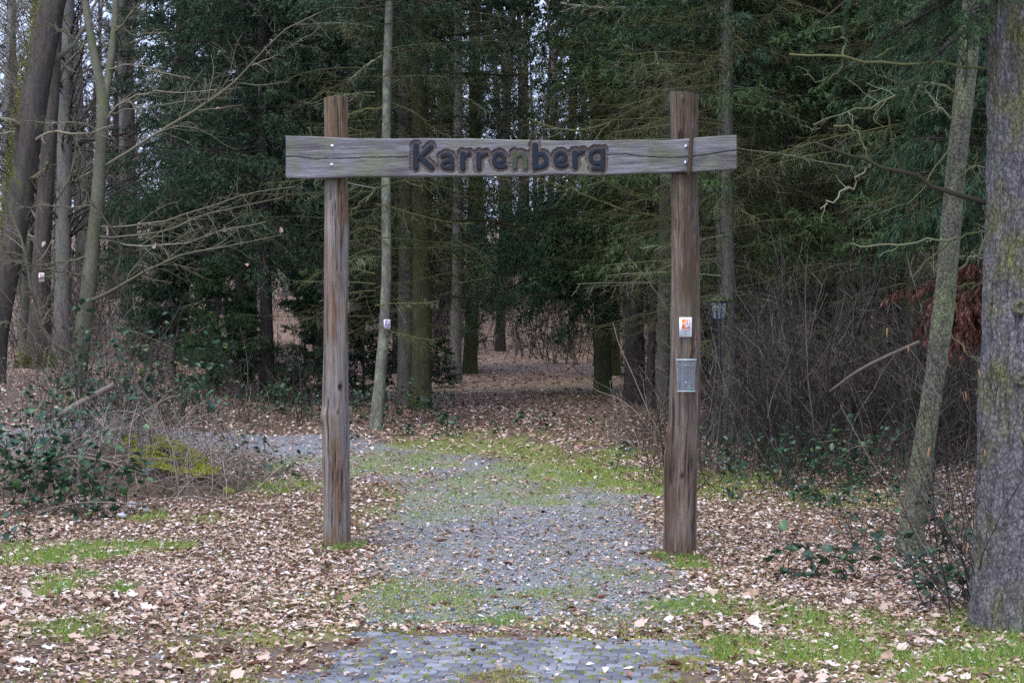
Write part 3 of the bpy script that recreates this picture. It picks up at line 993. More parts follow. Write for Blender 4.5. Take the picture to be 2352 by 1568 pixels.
def post(rows, D, ybot, seed, mat, stains, top_tilt, knots):
    py = np.array([r[0] for r in rows], float)
    xc = (np.array([(r[1] + r[2]) / 2 for r in rows]) - CX) / FPX * D
    rad = np.array([(r[2] - r[1]) / 2 for r in rows]) / FPX * D
    zs = EYE - (py - CY) / FPX * D
    zt = np.linspace(-0.35, zs.max(), 190)
    o = np.argsort(zs)
    X0, R0 = np.interp(zt, zs[o], xc[o]), np.interp(zt, zs[o], rad[o])
    s = 96
    th = np.linspace(0, 2 * PI, s, endpoint=False)
    TH, ZZ = np.meshgrid(th, zt)
    c, sn = np.cos(TH), np.sin(TH)
    n1 = noise3(c * 2.2, sn * 2.2, ZZ * 1.1, seed) - 0.5
    n2 = noise3(c * 9, sn * 9, ZZ * 1.6, seed + 1) - 0.5
    n3 = noise3(c * 14, sn * 14, ZZ * 0.9, seed + 2)
    crack = 1 - sstep(0.0, 0.06, np.abs(n3 - 0.5) + 0.10 * (noise3(c * 3, sn * 3, ZZ * 2, seed + 4) > 0.55))
    n4 = noise3(c * 24, sn * 24, ZZ * 3.2, seed + 6) - 0.5
    R = R0[:, None] * (1 + 0.13 * n1 + 0.07 * n2 + 0.03 * n4 + 0.09 * (noise3(c * 1.3, sn * 1.3, ZZ * 3.1, seed + 7) - 0.5)) - 0.011 * crack
    kc = np.zeros_like(R)
    for (kpx, kpy, kr, kd) in knots:
        kz = EYE - (kpy - CY) / FPX * D
        kx = (kpx - CX) / FPX * D
        i = int(np.argmin(np.abs(zt - kz)))
        ct = np.clip((kx - X0[i]) / max(R0[i], 1e-3), -0.98, 0.98)
        kt = -math.acos(ct)                          # facing the camera (-Y)
        dd = np.sqrt(((np.angle(np.exp(1j * (TH - kt)))) * R0[i]) ** 2 + ((ZZ - kz) * 0.6) ** 2)
        w = 1 - sstep(0.3 * kr, kr, dd)
        R = R + kd * w
        if kd < 0:
            kc = np.maximum(kc, w)
    st = np.zeros_like(R)
    for (za, zb, t0, t1, amt) in stains:
        a, b = EYE - (za - CY) / FPX * D, EYE - (zb - CY) / FPX * D
        lo, hi = min(a, b), max(a, b)
        xx = c * 1.0
        st = np.maximum(st, amt * sstep(lo - 0.08, lo + 0.06, ZZ) * (1 - sstep(hi - 0.06, hi + 0.08, ZZ)) * sstep(t0 - 0.2, t0 + 0.1, xx + n2 * 0.6) * (1 - sstep(t1 - 0.1, t1 + 0.2, xx + n2 * 0.6)))
    st = np.maximum(st, 0.8 * (1 - sstep(0.02, 0.3, ZZ + n2 * 0.3)))  # damp post foot, plus contact shade painted into the wood colour
    V = np.stack([X0[:, None] + R * c, D + R * sn, ZZ + top_tilt * sstep(zs.max() - 0.25, zs.max(), ZZ) * c * R], -1)
    mb = MB()
    ix = np.arange(V.shape[0] * s).reshape(-1, s)
    a, b = ix[:-1], ix[1:]
    mb.add(V.reshape(-1, 3), None, np.stack([a, np.roll(a, -1, 1), np.roll(b, -1, 1), b], -1).reshape(-1, 4))
    cr, sn_ = list(np.maximum(crack, kc).ravel() * 0.85), list(st.ravel())
    cen = V[-1].mean(0)
    mb.add(np.vstack([V[-1], cen[None]]), [(i, (i + 1) % s, s) for i in range(s)])
    cr += [0.0] * (s + 1)
    sn_ += [0.35] * (s + 1)
    return mb.build('post', mat, gate, True, {'crack': cr, 'stain': sn_}), zs.max()


LP = [(225, 745, 797), (400, 747, 799), (600, 744, 800), (800, 743, 801), (930, 741, 801), (955, 737, 801), (985, 741, 802), (1150, 742, 803), (1262, 741, 806), (1400, 740, 808)]
RP = [(216, 1536, 1604), (320, 1539, 1603), (500, 1541, 1605), (700, 1540, 1607), (850, 1539, 1608), (960, 1537, 1610), (985, 1534, 1606), (1050, 1527, 1604), (1150, 1526, 1600), (1283, 1523, 1597), (1420, 1521, 1596)]
post(LP, 12.88, 1262, 101, MAT['post_grey'], [(225, 330, -1.3, 1.3, 0.95), (400, 520, 0.2, 1.3, 0.8), (1000, 1110, -0.25, 0.35, 0.8)], 0.04,
     [(783, 888, 0.018, -0.02), (786, 889, 0.03, -0.006), (780, 945, 0.018, -0.01), (742, 955, 0.05, 0.012)])
post(RP, 12.34, 1283, 211, MAT['post_brown'], [(216, 470, -1.3, 1.3, 0.5)], -0.08,
     [(1562, 318, 0.04, -0.008), (1563, 1090, 0.02, -0.015), (1565, 232, 0.02, 0.012), (1533, 1000, 0.05, 0.012), (1588, 800, 0.03, 0.01)])

# beam: front face as a relief with the carved pocket round the letters
TOPC = [(72, 298), (260, 303), (400, 310), (600, 310), (800, 310), (1000, 312), (1100, 314), (1200, 316), (1400, 322), (1520, 322), (1700, 315), (1880, 318), (2000, 310), (2100, 302), (2212, 296)]
BOTC = [(75, 497), (250, 500), (420, 494), (600, 490), (800, 490), (1000, 487), (1100, 490), (1300, 486), (1400, 482), (1500, 487), (1650, 482), (1800, 475), (1900, 472), (2000, 470), (2100, 462), (2215, 455)]
tp = np.array([beam_sz(620 + a * 0.4843, 167.5 + b * 0.4843) for a, b in TOPC])
bt = np.array([beam_sz(620 + a * 0.4843, 167.5 + b * 0.4843) for a, b in BOTC])


def L3(x, y):
    return beam_sz((1080 + x * 0.26361) * 0.83761, (360 + y * 0.26361) * 0.83761)


PXM = 0.26361 * 0.83761 / FPX * 12.45          # metres per pixel of that tracing
GLYPHS = [
    ('K', [([(226, 152), (224, 374)], 58), ([(384, 160), (268, 268)], 46), ([(262, 262), (390, 376)], 54)]),
    ('a', [([(500, 262), (540, 238), (585, 248), (602, 295), (602, 384)], 44), ([(598, 308), (540, 314), (500, 338), (502, 368), (540, 382), (598, 376)], 40)]),
    ('r', [([(714, 232), (711, 385)], 54), ([(728, 256), (784, 230)], 40)]),
    ('r', [([(880, 236), (882, 384)], 50), ([(895, 256), (958, 234)], 40)]),
    ('e', [([(1058, 330), (1140, 320), (1146, 262), (1100, 226), (1050, 250), (1036, 310), (1060, 362), (1110, 374), (1158, 362)], 42)]),
    ('n', [([(1256, 232), (1256, 374)], 50), ([(1270, 254), (1326, 230), (1364, 262), (1368, 374)], 48)]),
    ('b', [([(1466, 142), (1466, 372)], 60), ([(1480, 240), (1548, 230), (1584, 282), (1580, 342), (1530, 372), (1470, 376)], 46)]),
    ('e', [([(1696, 315), (1780, 304), (1786, 248), (1740, 216), (1690, 238), (1674, 295), (1692, 350), (1740, 364), (1796, 346)], 42)]),
    ('r', [([(1878, 218), (1884, 366)], 54), ([(1900, 238), (1968, 210)], 40)]),
    ('g', [([(2168, 200), (2092, 194), (2042, 232), (2042, 290), (2082, 332), (2150, 328)], 42), ([(2174, 196), (2166, 390)], 46), ([(2166, 386), (2070, 386)], 40)]),
]


def chaikin(p, it=2):
    if len(p) < 4:
        return p
    for _ in range(it):
        o = [p[0]]
        for a, b in zip(p[:-1], p[1:]):
            o += [(0.75 * a[0] + 0.25 * b[0], 0.75 * a[1] + 0.25 * b[1]), (0.25 * a[0] + 0.75 * b[0], 0.25 * a[1] + 0.75 * b[1])]
        p = o + [p[-1]]
    return p


def seg_dist(S, Z, strokes):
    e = np.full(S.shape, 9.0)
    for pts, w in strokes:
        pp = chaikin([L3(*p) for p in pts])
        for (a, b) in zip(pp[:-1], pp[1:]):
            ax, az, bx, bz = a[0], a[1], b[0], b[1]
            L2 = (bx - ax) ** 2 + (bz - az) ** 2
            t = np.clip(((S - ax) * (bx - ax) + (Z - az) * (bz - az)) / L2, 0, 1)
            d = np.hypot(S - ax - t * (bx - ax), Z - az - t * (bz - az))
            e = np.minimum(e, d - w * PXM / 2)
    return e


s0, s1 = max(tp[0, 0], bt[0, 0]), min(tp[-1, 0], bt[-1, 0])
ta, tb = L3(120, 0)[0], L3(2260, 0)[0]
cols = np.concatenate([np.arange(s0, ta, 0.012), np.arange(ta, tb, 0.005), np.arange(tb, s1, 0.012), [s1]])
rows = 66
top = np.interp(cols, tp[:, 0], tp[:, 1]) + (noise3(cols * 6, 0, 0, 5) - 0.5) * 0.006
bot = np.interp(cols, bt[:, 0], bt[:, 1]) + (noise3(cols * 6, 9, 0, 6) - 0.5) * 0.006
vv = np.linspace(0, 1, rows)
S = np.repeat(cols[:, None], rows, 1)
Z = bot[:, None] + (top - bot)[:, None] * vv[None, :]
e = np.full(S.shape, 9.0)
for ch, strokes in GLYPHS:
    e = np.minimum(e, seg_dist(S, Z, strokes))
en = e + (noise3(S * 60, Z * 60, 0, 15) - 0.5) * 0.008
pocket = 1 - sstep(0.025, 0.029, en)
depth = -0.016 * pocket + (noise3(S * 90, Z * 90, 0, 16) - 0.5) * 0.007 * pocket
# a drying crack wandering along the plank, both sides of the lettering
cl = np.array([beam_sz(620 + a * 0.4843, 167.5 + b * 0.4843) for a, b in ((60, 398), (140, 400), (220, 410), (330, 407), (450, 402), (655, 400))])
cr_ = np.array([beam_sz(620 + a * 0.4843, 167.5 + b * 0.4843) for a, b in ((1600, 388), (1690, 386), (1760, 396), (1850, 400), (1960, 402), (2060, 390), (2140, 376), (2230, 366))])
ck = np.zeros_like(S)
for cc in (cl, cr_):
    zc = np.interp(S, cc[:, 0], cc[:, 1]) + (noise3(S * 25, 0, 0, 18) - 0.5) * 0.006
    inn = (S > cc[0, 0]) & (S < cc[-1, 0])
    ck = np.maximum(ck, inn * (1 - sstep(0.0015, 0.0055, np.abs(Z - zc))))
depth = depth - 0.007 * ck + (noise3(S * 5, Z * 40, 0, 19) - 0.5) * 0.004 * (1 - pocket)
edge = np.minimum(Z - bot[:, None], top[:, None] - Z)
depth = depth - 0.006 * (1 - sstep(0, 0.01, edge))
stain = pocket * 0.0
rim = pocket * sstep(0.016, 0.026, en)
crk = np.maximum(ck * 0.8, np.maximum(rim * 0.45, pocket * (1 - sstep(0, 0.008, e)) * 0.6))
stain = np.maximum(stain, 0.75 * sstep(tb + 0.25, tb + 0.32, S) * sstep(0.35, 0.65, noise3(S * 2, Z * 7, 0, 24)))
beam = MB()
nC = len(cols)
front = np.stack([S, -depth, Z], -1)
bk = np.stack([np.stack([cols, np.full(nC, BEAM_T), top], -1), np.stack([cols, np.full(nC, BEAM_T), bot], -1)], 1)
V = np.concatenate([front, bk], 1)
m = rows + 2
ix = np.arange(nC * m).reshape(nC, m)
a, b = ix[:-1], ix[1:]
beam.add(V.reshape(-1, 3), None, np.stack([a, b, np.roll(b, -1, 1), np.roll(a, -1, 1)], -1).reshape(-1, 4))
at1 = np.concatenate([crk, np.zeros((nC, 2))], 1).ravel()
at2 = np.concatenate([stain, np.zeros((nC, 2))], 1).ravel()
at3 = np.concatenate([pocket, np.zeros((nC, 2))], 1).ravel()
for e_, flip in ((0, 0), (nC - 1, 1)):
    ring = V[e_]
    cen = ring.mean(0)
    tris = [(i, (i + 1) % m, m) if not flip else ((i + 1) % m, i, m) for i in range(m)]
    beam.add(np.vstack([ring, cen[None]]), tris)
    at1 = np.concatenate([at1, np.zeros(m + 1)])
    at2 = np.concatenate([at2, np.full(m + 1, 0.3)])
    at3 = np.concatenate([at3, np.zeros(m + 1)])
beam_o = beam.build('beam', MAT['beam_wood'], gate, False, {'crack': at1, 'stain': at2, 'pocket': at3})
beam_o['label'] = 'weathered grey live edge plank carved with the name Karrenberg'
beam_o.location = (BO[0], BO[1], 0)
beam_o.rotation_euler = (0, 0, math.atan2(gu[1], gu[0]))
for gi, (ch, strokes) in enumerate(GLYPHS):
    pts = np.array([L3(*p) for st, w in strokes for p in st])
    pad = 0.04
    st = 0.0032
    ss = np.arange(pts[:, 0].min() - pad, pts[:, 0].max() + pad, st)
    zz = np.arange(pts[:, 1].min() - pad, pts[:, 1].max() + pad, st)
    S2, Z2 = np.meshgrid(ss, zz, indexing='ij')
    E = seg_dist(S2, Z2, strokes)
    gs, gz = np.gradient(E, st)
    nn = np.maximum(np.hypot(gs, gz), 1e-6)
    outv = E > 0
    Sx = np.where(outv, S2 - E * gs / nn, S2)
    Zx = np.where(outv, Z2 - E * gz / nn, Z2)
    dep = np.where(outv, 0.0155, 0.001 + 0.0012 * (1 - sstep(0, 0.003, -E)))
    ids = np.arange(S2.size).reshape(S2.shape)
    q = np.stack([ids[:-1, :-1], ids[1:, :-1], ids[1:, 1:], ids[:-1, 1:]], -1).reshape(-1, 4)
    keep = (~outv.ravel()[q]).any(1)
    q = q[keep]
    used = np.unique(q)
    remap = np.full(S2.size, -1)
    remap[used] = np.arange(len(used))
    V2 = np.stack([Sx, dep, Zx], -1).reshape(-1, 3)[used]
    lo = MB().add(V2, None, remap[q]).build('letter', MAT['letter_moss'] if gi == 5 else MAT['letter_paint'], beam_o, False)
    if gi == 5:
        lo['label'] = 'letter n tinged green with moss'


def dome_bolt(parent, s, z, r):
    mb = MB()
    prof = [(r, 0.0), (r, -0.003), (r * 0.62, -0.004), (r * 0.58, -0.009), (r * 0.42, -0.013), (0.0005, -0.015)]
    k = 20
    th = np.linspace(0, 2 * PI, k, endpoint=False)
    V = np.array([[(s + rr * math.cos(t), yy, z + rr * math.sin(t)) for t in th] for rr, yy in prof])
    ix = np.arange(len(prof) * k).reshape(-1, k)
    a, b = ix[:-1], ix[1:]
    mb.add(V.reshape(-1, 3), None, np.stack([a, np.roll(a, -1, 1), np.roll(b, -1, 1), b], -1).reshape(-1, 4))
    return mb.build('bolt', MAT['zinc'], parent, True)


for (bx_, by_) in ((763, 336), (762, 379), (1575.5, 337), (1574.5, 374)):
    s, z = beam_sz(bx_, by_)
    dome_bolt(beam_o, s, z, 0.0165)
# split strip of post wood standing in front of the beam
strip = MB()
pp = [(1591, 284), (1590, 300), (1587, 330), (1585, 365), (1583, 390), (1581, 409)]
ww = [0.005, 0.013, 0.016, 0.015, 0.019, 0.010]
P = np.array([(beam_sz(a, b)[0], -0.012 - 0.004 * math.sin(i), beam_sz(a, b)[1]) for i, (a, b) in enumerate(pp)])
tubes(strip, P, np.array(ww), 8, caps=True)
strip_v = strip.v[0]
so_ = strip.build('wood_strip', MAT['post_brown'], beam_o, True, {'crack': (np.arange(len(strip_v)) % 8 == 2) * 0.7, 'stain': np.full(len(strip_v), 0.8)})


# ------------------------------------------------------------------ markers, leaflet box, lantern
def marker(label, pos, w, h, print_mat, rz=0.0, arrow=True, detail=True):
    t = thing('trail_marker', label, 'trail marker', pos, rz)
    th = 0.004
    b = 0.0025
    mb = MB()
    pl = [(-w / 2 + b, 0, -h / 2), (w / 2 - b, 0, -h / 2), (w / 2, 0, -h / 2 + b), (w / 2, 0, h / 2 - b), (w / 2 - b, 0, h / 2), (-w / 2 + b, 0, h / 2), (-w / 2, 0, h / 2 - b), (-w / 2, 0, -h / 2 + b)]
    f = np.array(pl) + [0, -th, 0]
    bk = np.array(pl)
    mb.add(np.vstack([f, bk]), [(0, i, i + 1) for i in range(1, 7)] + [(8, 8 + i + 1, 8 + i) for i in range(1, 7)], [(i, i + 8, (i + 1) % 8 + 8, (i + 1) % 8) for i in range(8)])
    mb.build('plate', MAT['white_plate'], t)
    u0, u1, z0, z1 = -0.29 * w, 0.32 * w, -0.19 * h, 0.41 * h
    fld = MB()
    box(fld, (u0, -th - 0.0008, z0), (u1, -th + 0.001, z1))
    fo = fld.build('colour_field', print_mat, t)
    if detail:
        def q(a, c):
            return (u0 + (u1 - u0) * a, -th - 0.0014, z1 - (z1 - z0) * c)
        em = MB()
        for line, ww_ in (([(0.60, 0.06), (0.58, 0.34)], 0.035), ([(0.86, 0.05), (0.86, 0.5)], 0.045), ([(0.08, 0.42), (0.30, 0.36), (0.62, 0.36), (0.74, 0.44), (0.52, 0.52), (0.30, 0.60), (0.50, 0.66), (0.78, 0.62), (0.88, 0.5)], 0.045)):
            P = np.array([q(*p) for p in line])
            for a, c in zip(P[:-1], P[1:]):
                d = unit(c - a)
                nrm = np.array([-d[2], 0, d[0]]) * ww_ * w
                em.add([a + nrm - d * 0.001, a - nrm - d * 0.001, c - nrm + d * 0.001, c + nrm + d * 0.001], None, [(0, 1, 2, 3)])
        em.build('emblem', MAT['white_plate'], fo)
        le = MB()
        for i in range(6):
            a0 = 0.10 + i * 0.14
            p0, p1 = q(a0, 0.80), q(a0 + 0.07, 0.95)
            le.add([(p0[0], p0[1], p1[2]), (p1[0], p0[1], p1[2]), (p1[0], p0[1], p0[2]), (p0[0], p0[1], p0[2])], None, [(0, 1, 2, 3)])
        le.build('lettering', MAT['white_plate'], fo)
    if arrow:
        ar = MB()
        y_ = -th - 0.001
        z_ = -0.345 * h
        ar.add([(-0.075 * w, y_, z_ + 0.01 * h), (-0.02 * w, y_, z_ + 0.035 * h), (0.08 * w, y_, z_ - 0.015 * h), (0.02 * w, y_, z_ - 0.025 * h)], None, [(0, 3, 2, 1)])
        ar.build('arrow', MAT['black_print'], t)
    return t


p = at(1574.5, 751, 12.34 - 0.128)
marker('orange and white trail marker plate on the brown post above the leaflet box', p, 0.098, 0.152, MAT['orange_print'])

# leaflet box
def m_clear():
    n = NT('clear_plastic')
    tr = n.new('ShaderNodeBsdfTransparent')
    tr.inputs['Color'].default_value = (0.93, 0.95, 0.97, 1)
    pb = n.new('ShaderNodeBsdfPrincipled')
    pb.inputs['Base Color'].default_value = (0.85, 0.86, 0.90, 1)
    pb.inputs['Roughness'].default_value = 0.2
    mx = n.new('ShaderNodeMixShader')
    mx.inputs[0].default_value = 0.05
    n.link(tr.outputs[0], mx.inputs[1])
    n.link(pb.outputs[0], mx.inputs[2])
    n.link(mx.outputs[0], n.out.inputs['Surface'])
    return n.m


MAT['clear'] = m_clear()
MAT['clear_edge'] = m_plain('clear_edge', (0.42, 0.50, 0.50), 0.3, 0.5)
c = at(1576, 861, 12.34 - 0.17)
bxr = thing('leaflet_box', 'clear plastic leaflet box with lid screwed to the brown post', 'leaflet box', (c.x, c.y, c.z - 0.125))
bw, bh, bd = 0.137, 0.225, 0.045
mb = MB()
wt = 0.0025
box(mb, (-bw / 2, -bd / 2, 0), (bw / 2, -bd / 2 + wt, bh))
box(mb, (-bw / 2, bd / 2 - wt, 0), (bw / 2, bd / 2, bh + 0.02))
box(mb, (-bw / 2, -bd / 2 + wt + .0002, 0.0002), (-bw / 2 + wt, bd / 2 - wt - .0002, bh))
box(mb, (bw / 2 - wt, -bd / 2 + wt + .0002, 0.0002), (bw / 2, bd / 2 - wt - .0002, bh))
mb.build('body', MAT['clear'], bxr)
mb = MB()
box(mb, (-bw / 2 - .001, -bd / 2 - .001, -0.004), (bw / 2 + .001, bd / 2, 0.003))
mb.build('bottom', MAT['clear_edge'], bxr)
mb = MB()
box(mb, (-bw / 2 - 0.004, -bd / 2 - 0.007, bh - 0.035), (bw / 2 + 0.004, -bd / 2 - 0.004, bh + 0.012))
box(mb, (-bw / 2 - 0.0065, -bd / 2 - 0.006, bh - 0.034), (-bw / 2 - 0.0042, bd / 2, bh + 0.012))
box(mb, (bw / 2 + 0.0042, -bd / 2 - 0.006, bh - 0.034), (bw / 2 + 0.0065, bd / 2, bh + 0.012))
lid = mb.build('lid', MAT['clear'], bxr)
mb = MB()
box(mb, (-bw / 2 - 0.008, -bd / 2 - 0.009, bh + 0.0122), (bw / 2 + 0.008, bd / 2, bh + 0.024))
mb.build('lid_rim', MAT['clear_edge'], lid)
for zz in (0.067, 0.203):
    mb = MB()
    th = np.linspace(0, 2 * PI, 12, endpoint=False)
    V = np.array([[(r * math.cos(t), yy, zz + r * math.sin(t)) for t in th] for r, yy in ((0.006, bd / 2 - 0.003), (0.006, bd / 2 - 0.005), (0.003, bd / 2 - 0.008), (0.0003, bd / 2 - 0.0085))])
    ix = np.arange(48).reshape(4, 12)
    a, b = ix[:-1], ix[1:]
    mb.add(V.reshape(-1, 3), None, np.stack([a, np.roll(a, -1, 1), np.roll(b, -1, 1), b], -1).reshape(-1, 4))
    mb.build('screw', MAT['white_plate'], bxr)
mb = MB()
for i in range(5):
    box(mb, (0.012 + i * 0.009, -bd / 2 - 0.0008, 0.008 + (i % 2) * 0.004), (0.019 + i * 0.009, -bd / 2 - 0.0001, 0.018 + (i % 3) * 0.003))
mb.build('sticker', MAT['green_sticker'], bxr)

# lantern in the thicket
lb = ground(1655, 985)
lD = 21.8
lt = at(1648, 705, lD)
lan = thing('garden_lantern', 'black garden lantern with pale panes on a thin pole in the thicket', 'lantern', (lt.x + 0.02, lD, tz(lt.x, lD)), 0.35)
zb = lt.z - 0.16 - lan.location.z
mb = MB()
tubes(mb, np.array([[0.03, 0, -0.1], [0.03, 0, zb * 0.5], [0.0, 0, zb]]), np.array([0.026, 0.026, 0.022]), 10)
mb.build('pole', MAT['lamp_black'], lan)
w0, w1, hh = 0.056, 0.088, 0.23
fr = MB()
for sx in (-1, 1):
    for sy in (-1, 1):
        tubes(fr, np.array([[sx * w0, sy * w0, zb], [sx * w1, sy * w1, zb + hh]]), np.array([0.014, 0.014]), 4)
box(fr, (-w0 - .012, -w0 - .012, zb - 0.015), (w0 + .012, w0 + .012, zb + 0.004))
for a_ in (-1, 1):
    tubes(fr, np.array([[-w1, a_ * w1, zb + hh], [w1, a_ * w1, zb + hh]]), np.array([0.009, 0.009]), 4)
    tubes(fr, np.array([[a_ * w1, -w1, zb + hh], [a_ * w1, w1, zb + hh]]), np.array([0.009, 0.009]), 4)
    tubes(fr, np.array([[0, a_ * (w0 + .002), zb], [0, a_ * (w1 + .002), zb + hh]]), np.array([0.009, 0.009]), 4)
fr.build('frame', MAT['lamp_black'], lan)
for (dx, dy) in ((0, -1), (0, 1), (1, 0), (-1, 0)):
    g_ = MB()
    e0, e1 = w0 - 0.004, w1 - 0.004
    if dx == 0:
        v = [(-e0, dy * e0, zb), (e0, dy * e0, zb), (e1, dy * e1, zb + hh), (-e1, dy * e1, zb + hh)]
    else:
        v = [(dx * e0, -e0, zb), (dx * e0, e0, zb), (dx * e1, e1, zb + hh), (dx * e1, -e1, zb + hh)]
    g_.add(v, None, [(0, 1, 2, 3)])
    g_.build('pane', MAT['lamp_glass'], lan)
rf = MB()
r1, r2 = 0.135, 0.03
v = [(-r1, -r1, zb + hh), (r1, -r1, zb + hh), (r1, r1, zb + hh), (-r1, r1, zb + hh), (-r1, -r1, zb + hh + 0.02), (r1, -r1, zb + hh + 0.02), (r1, r1, zb + hh + 0.02), (-r1, r1, zb + hh + 0.02), (-r2, -r2, zb + hh + 0.09), (r2, -r2, zb + hh + 0.09), (r2, r2, zb + hh + 0.09), (-r2, r2, zb + hh + 0.09)]
rf.add(v, None, [(0, 3, 2, 1), (0, 1, 5, 4), (1, 2, 6, 5), (2, 3, 7, 6), (3, 0, 4, 7), (4, 5, 9, 8), (5, 6, 10, 9), (6, 7, 11, 10), (7, 4, 8, 11), (8, 9, 10, 11)])
MAT['mossy_roof'] = m_noise('mossy_roof', [(0.4, (0.02, 0.022, 0.022)), (0.6, (0.09, 0.11, 0.03))], (20, 20, 20), 0.9)
rf.build('roof', MAT['mossy_roof'], lan)

# ------------------------------------------------------------------ trees
tr = np.random.default_rng(77)


def resample(P, k):
    P = np.asarray(P, float)
    d = np.concatenate([[0], np.cumsum(np.linalg.norm(np.diff(P[:, :3], axis=0), axis=1))])
    t = np.linspace(0, d[-1], k)
    return np.stack([np.interp(t, d, P[:, i]) for i in range(P.shape[1])], -1)


def smooth_path(P, it=2):
    P = np.asarray(P, float)
    for _ in range(it):
        Q = P.copy()
        Q[1:-1] = 0.25 * P[:-2] + 0.5 * P[1:-1] + 0.25 * P[2:]
        P = Q
    return P


def px_path(pts, D0, D1=None):
    """traced (px, py, width) -> (x, y, z, r) with the depth running from D0 to D1"""
    D1 = D0 if D1 is None else D1
    out = []
    for i, (px, py, w) in enumerate(pts):
        D = D0 + (D1 - D0) * i / max(1, len(pts) - 1)
        p = at(px, py, D)
        out.append((p.x, p.y, p.z, w / 2 / FPX * D))
    return np.array(out)


def trunk_mesh(mb, path, sides=18, seed=0, rough=0.05, flare=0.5, fiss=0.0, step=0.12):
    """path (x,y,z,r) bottom to top"""
    L = np.linalg.norm(np.diff(path[:, :3], axis=0), axis=1).sum()
    q = smooth_path(resample(path, max(8, int(L / step))), 2)
    P, R = q[:, :3], q[:, 3]
    k = len(P)
    th = np.linspace(0, 2 * PI, sides, endpoint=False)
    T = unit(np.gradient(P, axis=0))
    A = unit(np.cross(T, np.array([0, 1.0, 0])))
    B = np.cross(T, A)
    dz = (P[:, 2] - P[0, 2])
    fl = 1 + flare * np.exp(-dz / 0.28)
    c, s = np.cos(th)[None], np.sin(th)[None]
    n1 = noise3(c * 1.6, s * 1.6, dz[:, None] * 1.5, seed) - 0.5
    n2 = noise3(c * 6, s * 6, dz[:, None] * 7, seed + 1) - 0.5
    ridge = (noise3(c * 2.4, s * 2.4, 0, seed + 2) - 0.5) * 0.9 * np.exp(-dz / 0.35)[:, None] * flare
    RR = R[:, None] * fl[:, None] * (1 + rough * 2.2 * n1 + rough * n2 + ridge)
    if fiss:
        f1_ = np.abs(noise3(c * 9, s * 9, dz[:, None] * 6, seed + 3) - 0.5) * 2
        f2_ = np.abs(noise3(c * 17, s * 17, dz[:, None] * 13, seed + 4) - 0.5) * 2
        RR = RR * (1 - fiss * (1 - sstep(0, 0.5, f1_)) - 0.6 * fiss * (1 - sstep(0, 0.5, f2_)))
    V = P[:, None, :] + RR[..., None] * (c[..., None] * A[:, None, :] + s[..., None] * B[:, None, :])
    ix = np.arange(k * sides).reshape(k, sides)
    a, b = ix[:-1], ix[1:]
    mb.add(V.reshape(-1, 3), None, np.stack([a, np.roll(a, -1, 1), np.roll(b, -1, 1), b], -1).reshape(-1, 4))
    return q


def tree(name, label, pts, mat, height, D=None, sides=18, cat='tree', group=None, seed=0, rough=0.05, flare=0.4, extra=None, fiss=0.0, step=0.12):
    g = ground(pts[0][0], pts[0][1])
    D = g.y if D is None else D
    path = px_path(pts, D)
    path[0, 2] = tz(path[0, 0], D)
    base = path[0, :3].copy()
    below = path[0].copy()
    below[2] -= 0.3
    up = unit(path[-1, :3] - path[-2, :3])
    up = unit(up + np.array([0, 0, 1.2]))
    rem = height - (path[-1, 2] - base[2])
    tail = []
    if rem > 0.5:
        for f in (0.3, 0.65, 1.0):
            p = path[-1, :3] + up * rem * f
            tail.append((p[0], p[1], p[2], max(path[-1, 3] * (1 - 0.93 * f), 0.008)))
    full = np.vstack([below[None], path] + ([np.array(tail)] if tail else []))
    root = thing(name, label, cat, tuple(base), 0, group)
    mb = MB()
    q = trunk_mesh(mb, full, sides, seed + 5, rough, flare, fiss, step)
    if extra:
        for e_ in extra:
            pe = px_path(e_[0], D, D + e_[1])
            trunk_mesh(mb, pe, 12, seed + 9, rough, 0.0)
    mb.build('trunk', mat, root, True, origin=base)
    q = q.copy()
    q[:, :3] -= base
    return root, q, D


def shoot(base, az, pitch, L, k, rg, wig=0.05, g0=0.0, g1=0.0, r0=0.02, rtip=0.2):
    """straight-ish branches from given points; vertical bend changes from g0 to g1 along the branch"""
    n = len(az)
    d = np.stack([np.cos(az) * np.cos(pitch), np.sin(az) * np.cos(pitch), np.sin(pitch)], -1)
    P = np.zeros((n, k, 3))
    P[:, 0] = base
    for j in range(1, k):
        P[:, j] = P[:, j - 1] + d * (L / (k - 1))[:, None]
        g = g0 + (g1 - g0) * j / (k - 1)
        d = unit(d + rg.normal(size=(n, 3)) * wig + np.stack([0 * az, 0 * az, np.broadcast_to(g, az.shape)], -1))
    R = (np.broadcast_to(r0, az.shape))[:, None] * np.linspace(1, rtip, k)[None]
    return P, R


def whorls(q, z0, z1, step, per, rg, arc=None):
    zs = np.arange(z0, z1, step)
    zz = np.repeat(zs, per) + rg.normal(size=len(zs) * per) * step * 0.25
    az = rg.random(len(zz)) * 2 * PI if arc is None else np.radians(arc[0] + (arc[1] - arc[0]) * rg.random(len(zz)))
    base = np.stack([np.interp(zz, q[:, 2], q[:, 0]), np.interp(zz, q[:, 2], q[:, 1]), zz], -1)
    r = np.interp(zz, q[:, 2], q[:, 3])
    return base, az, zz, r


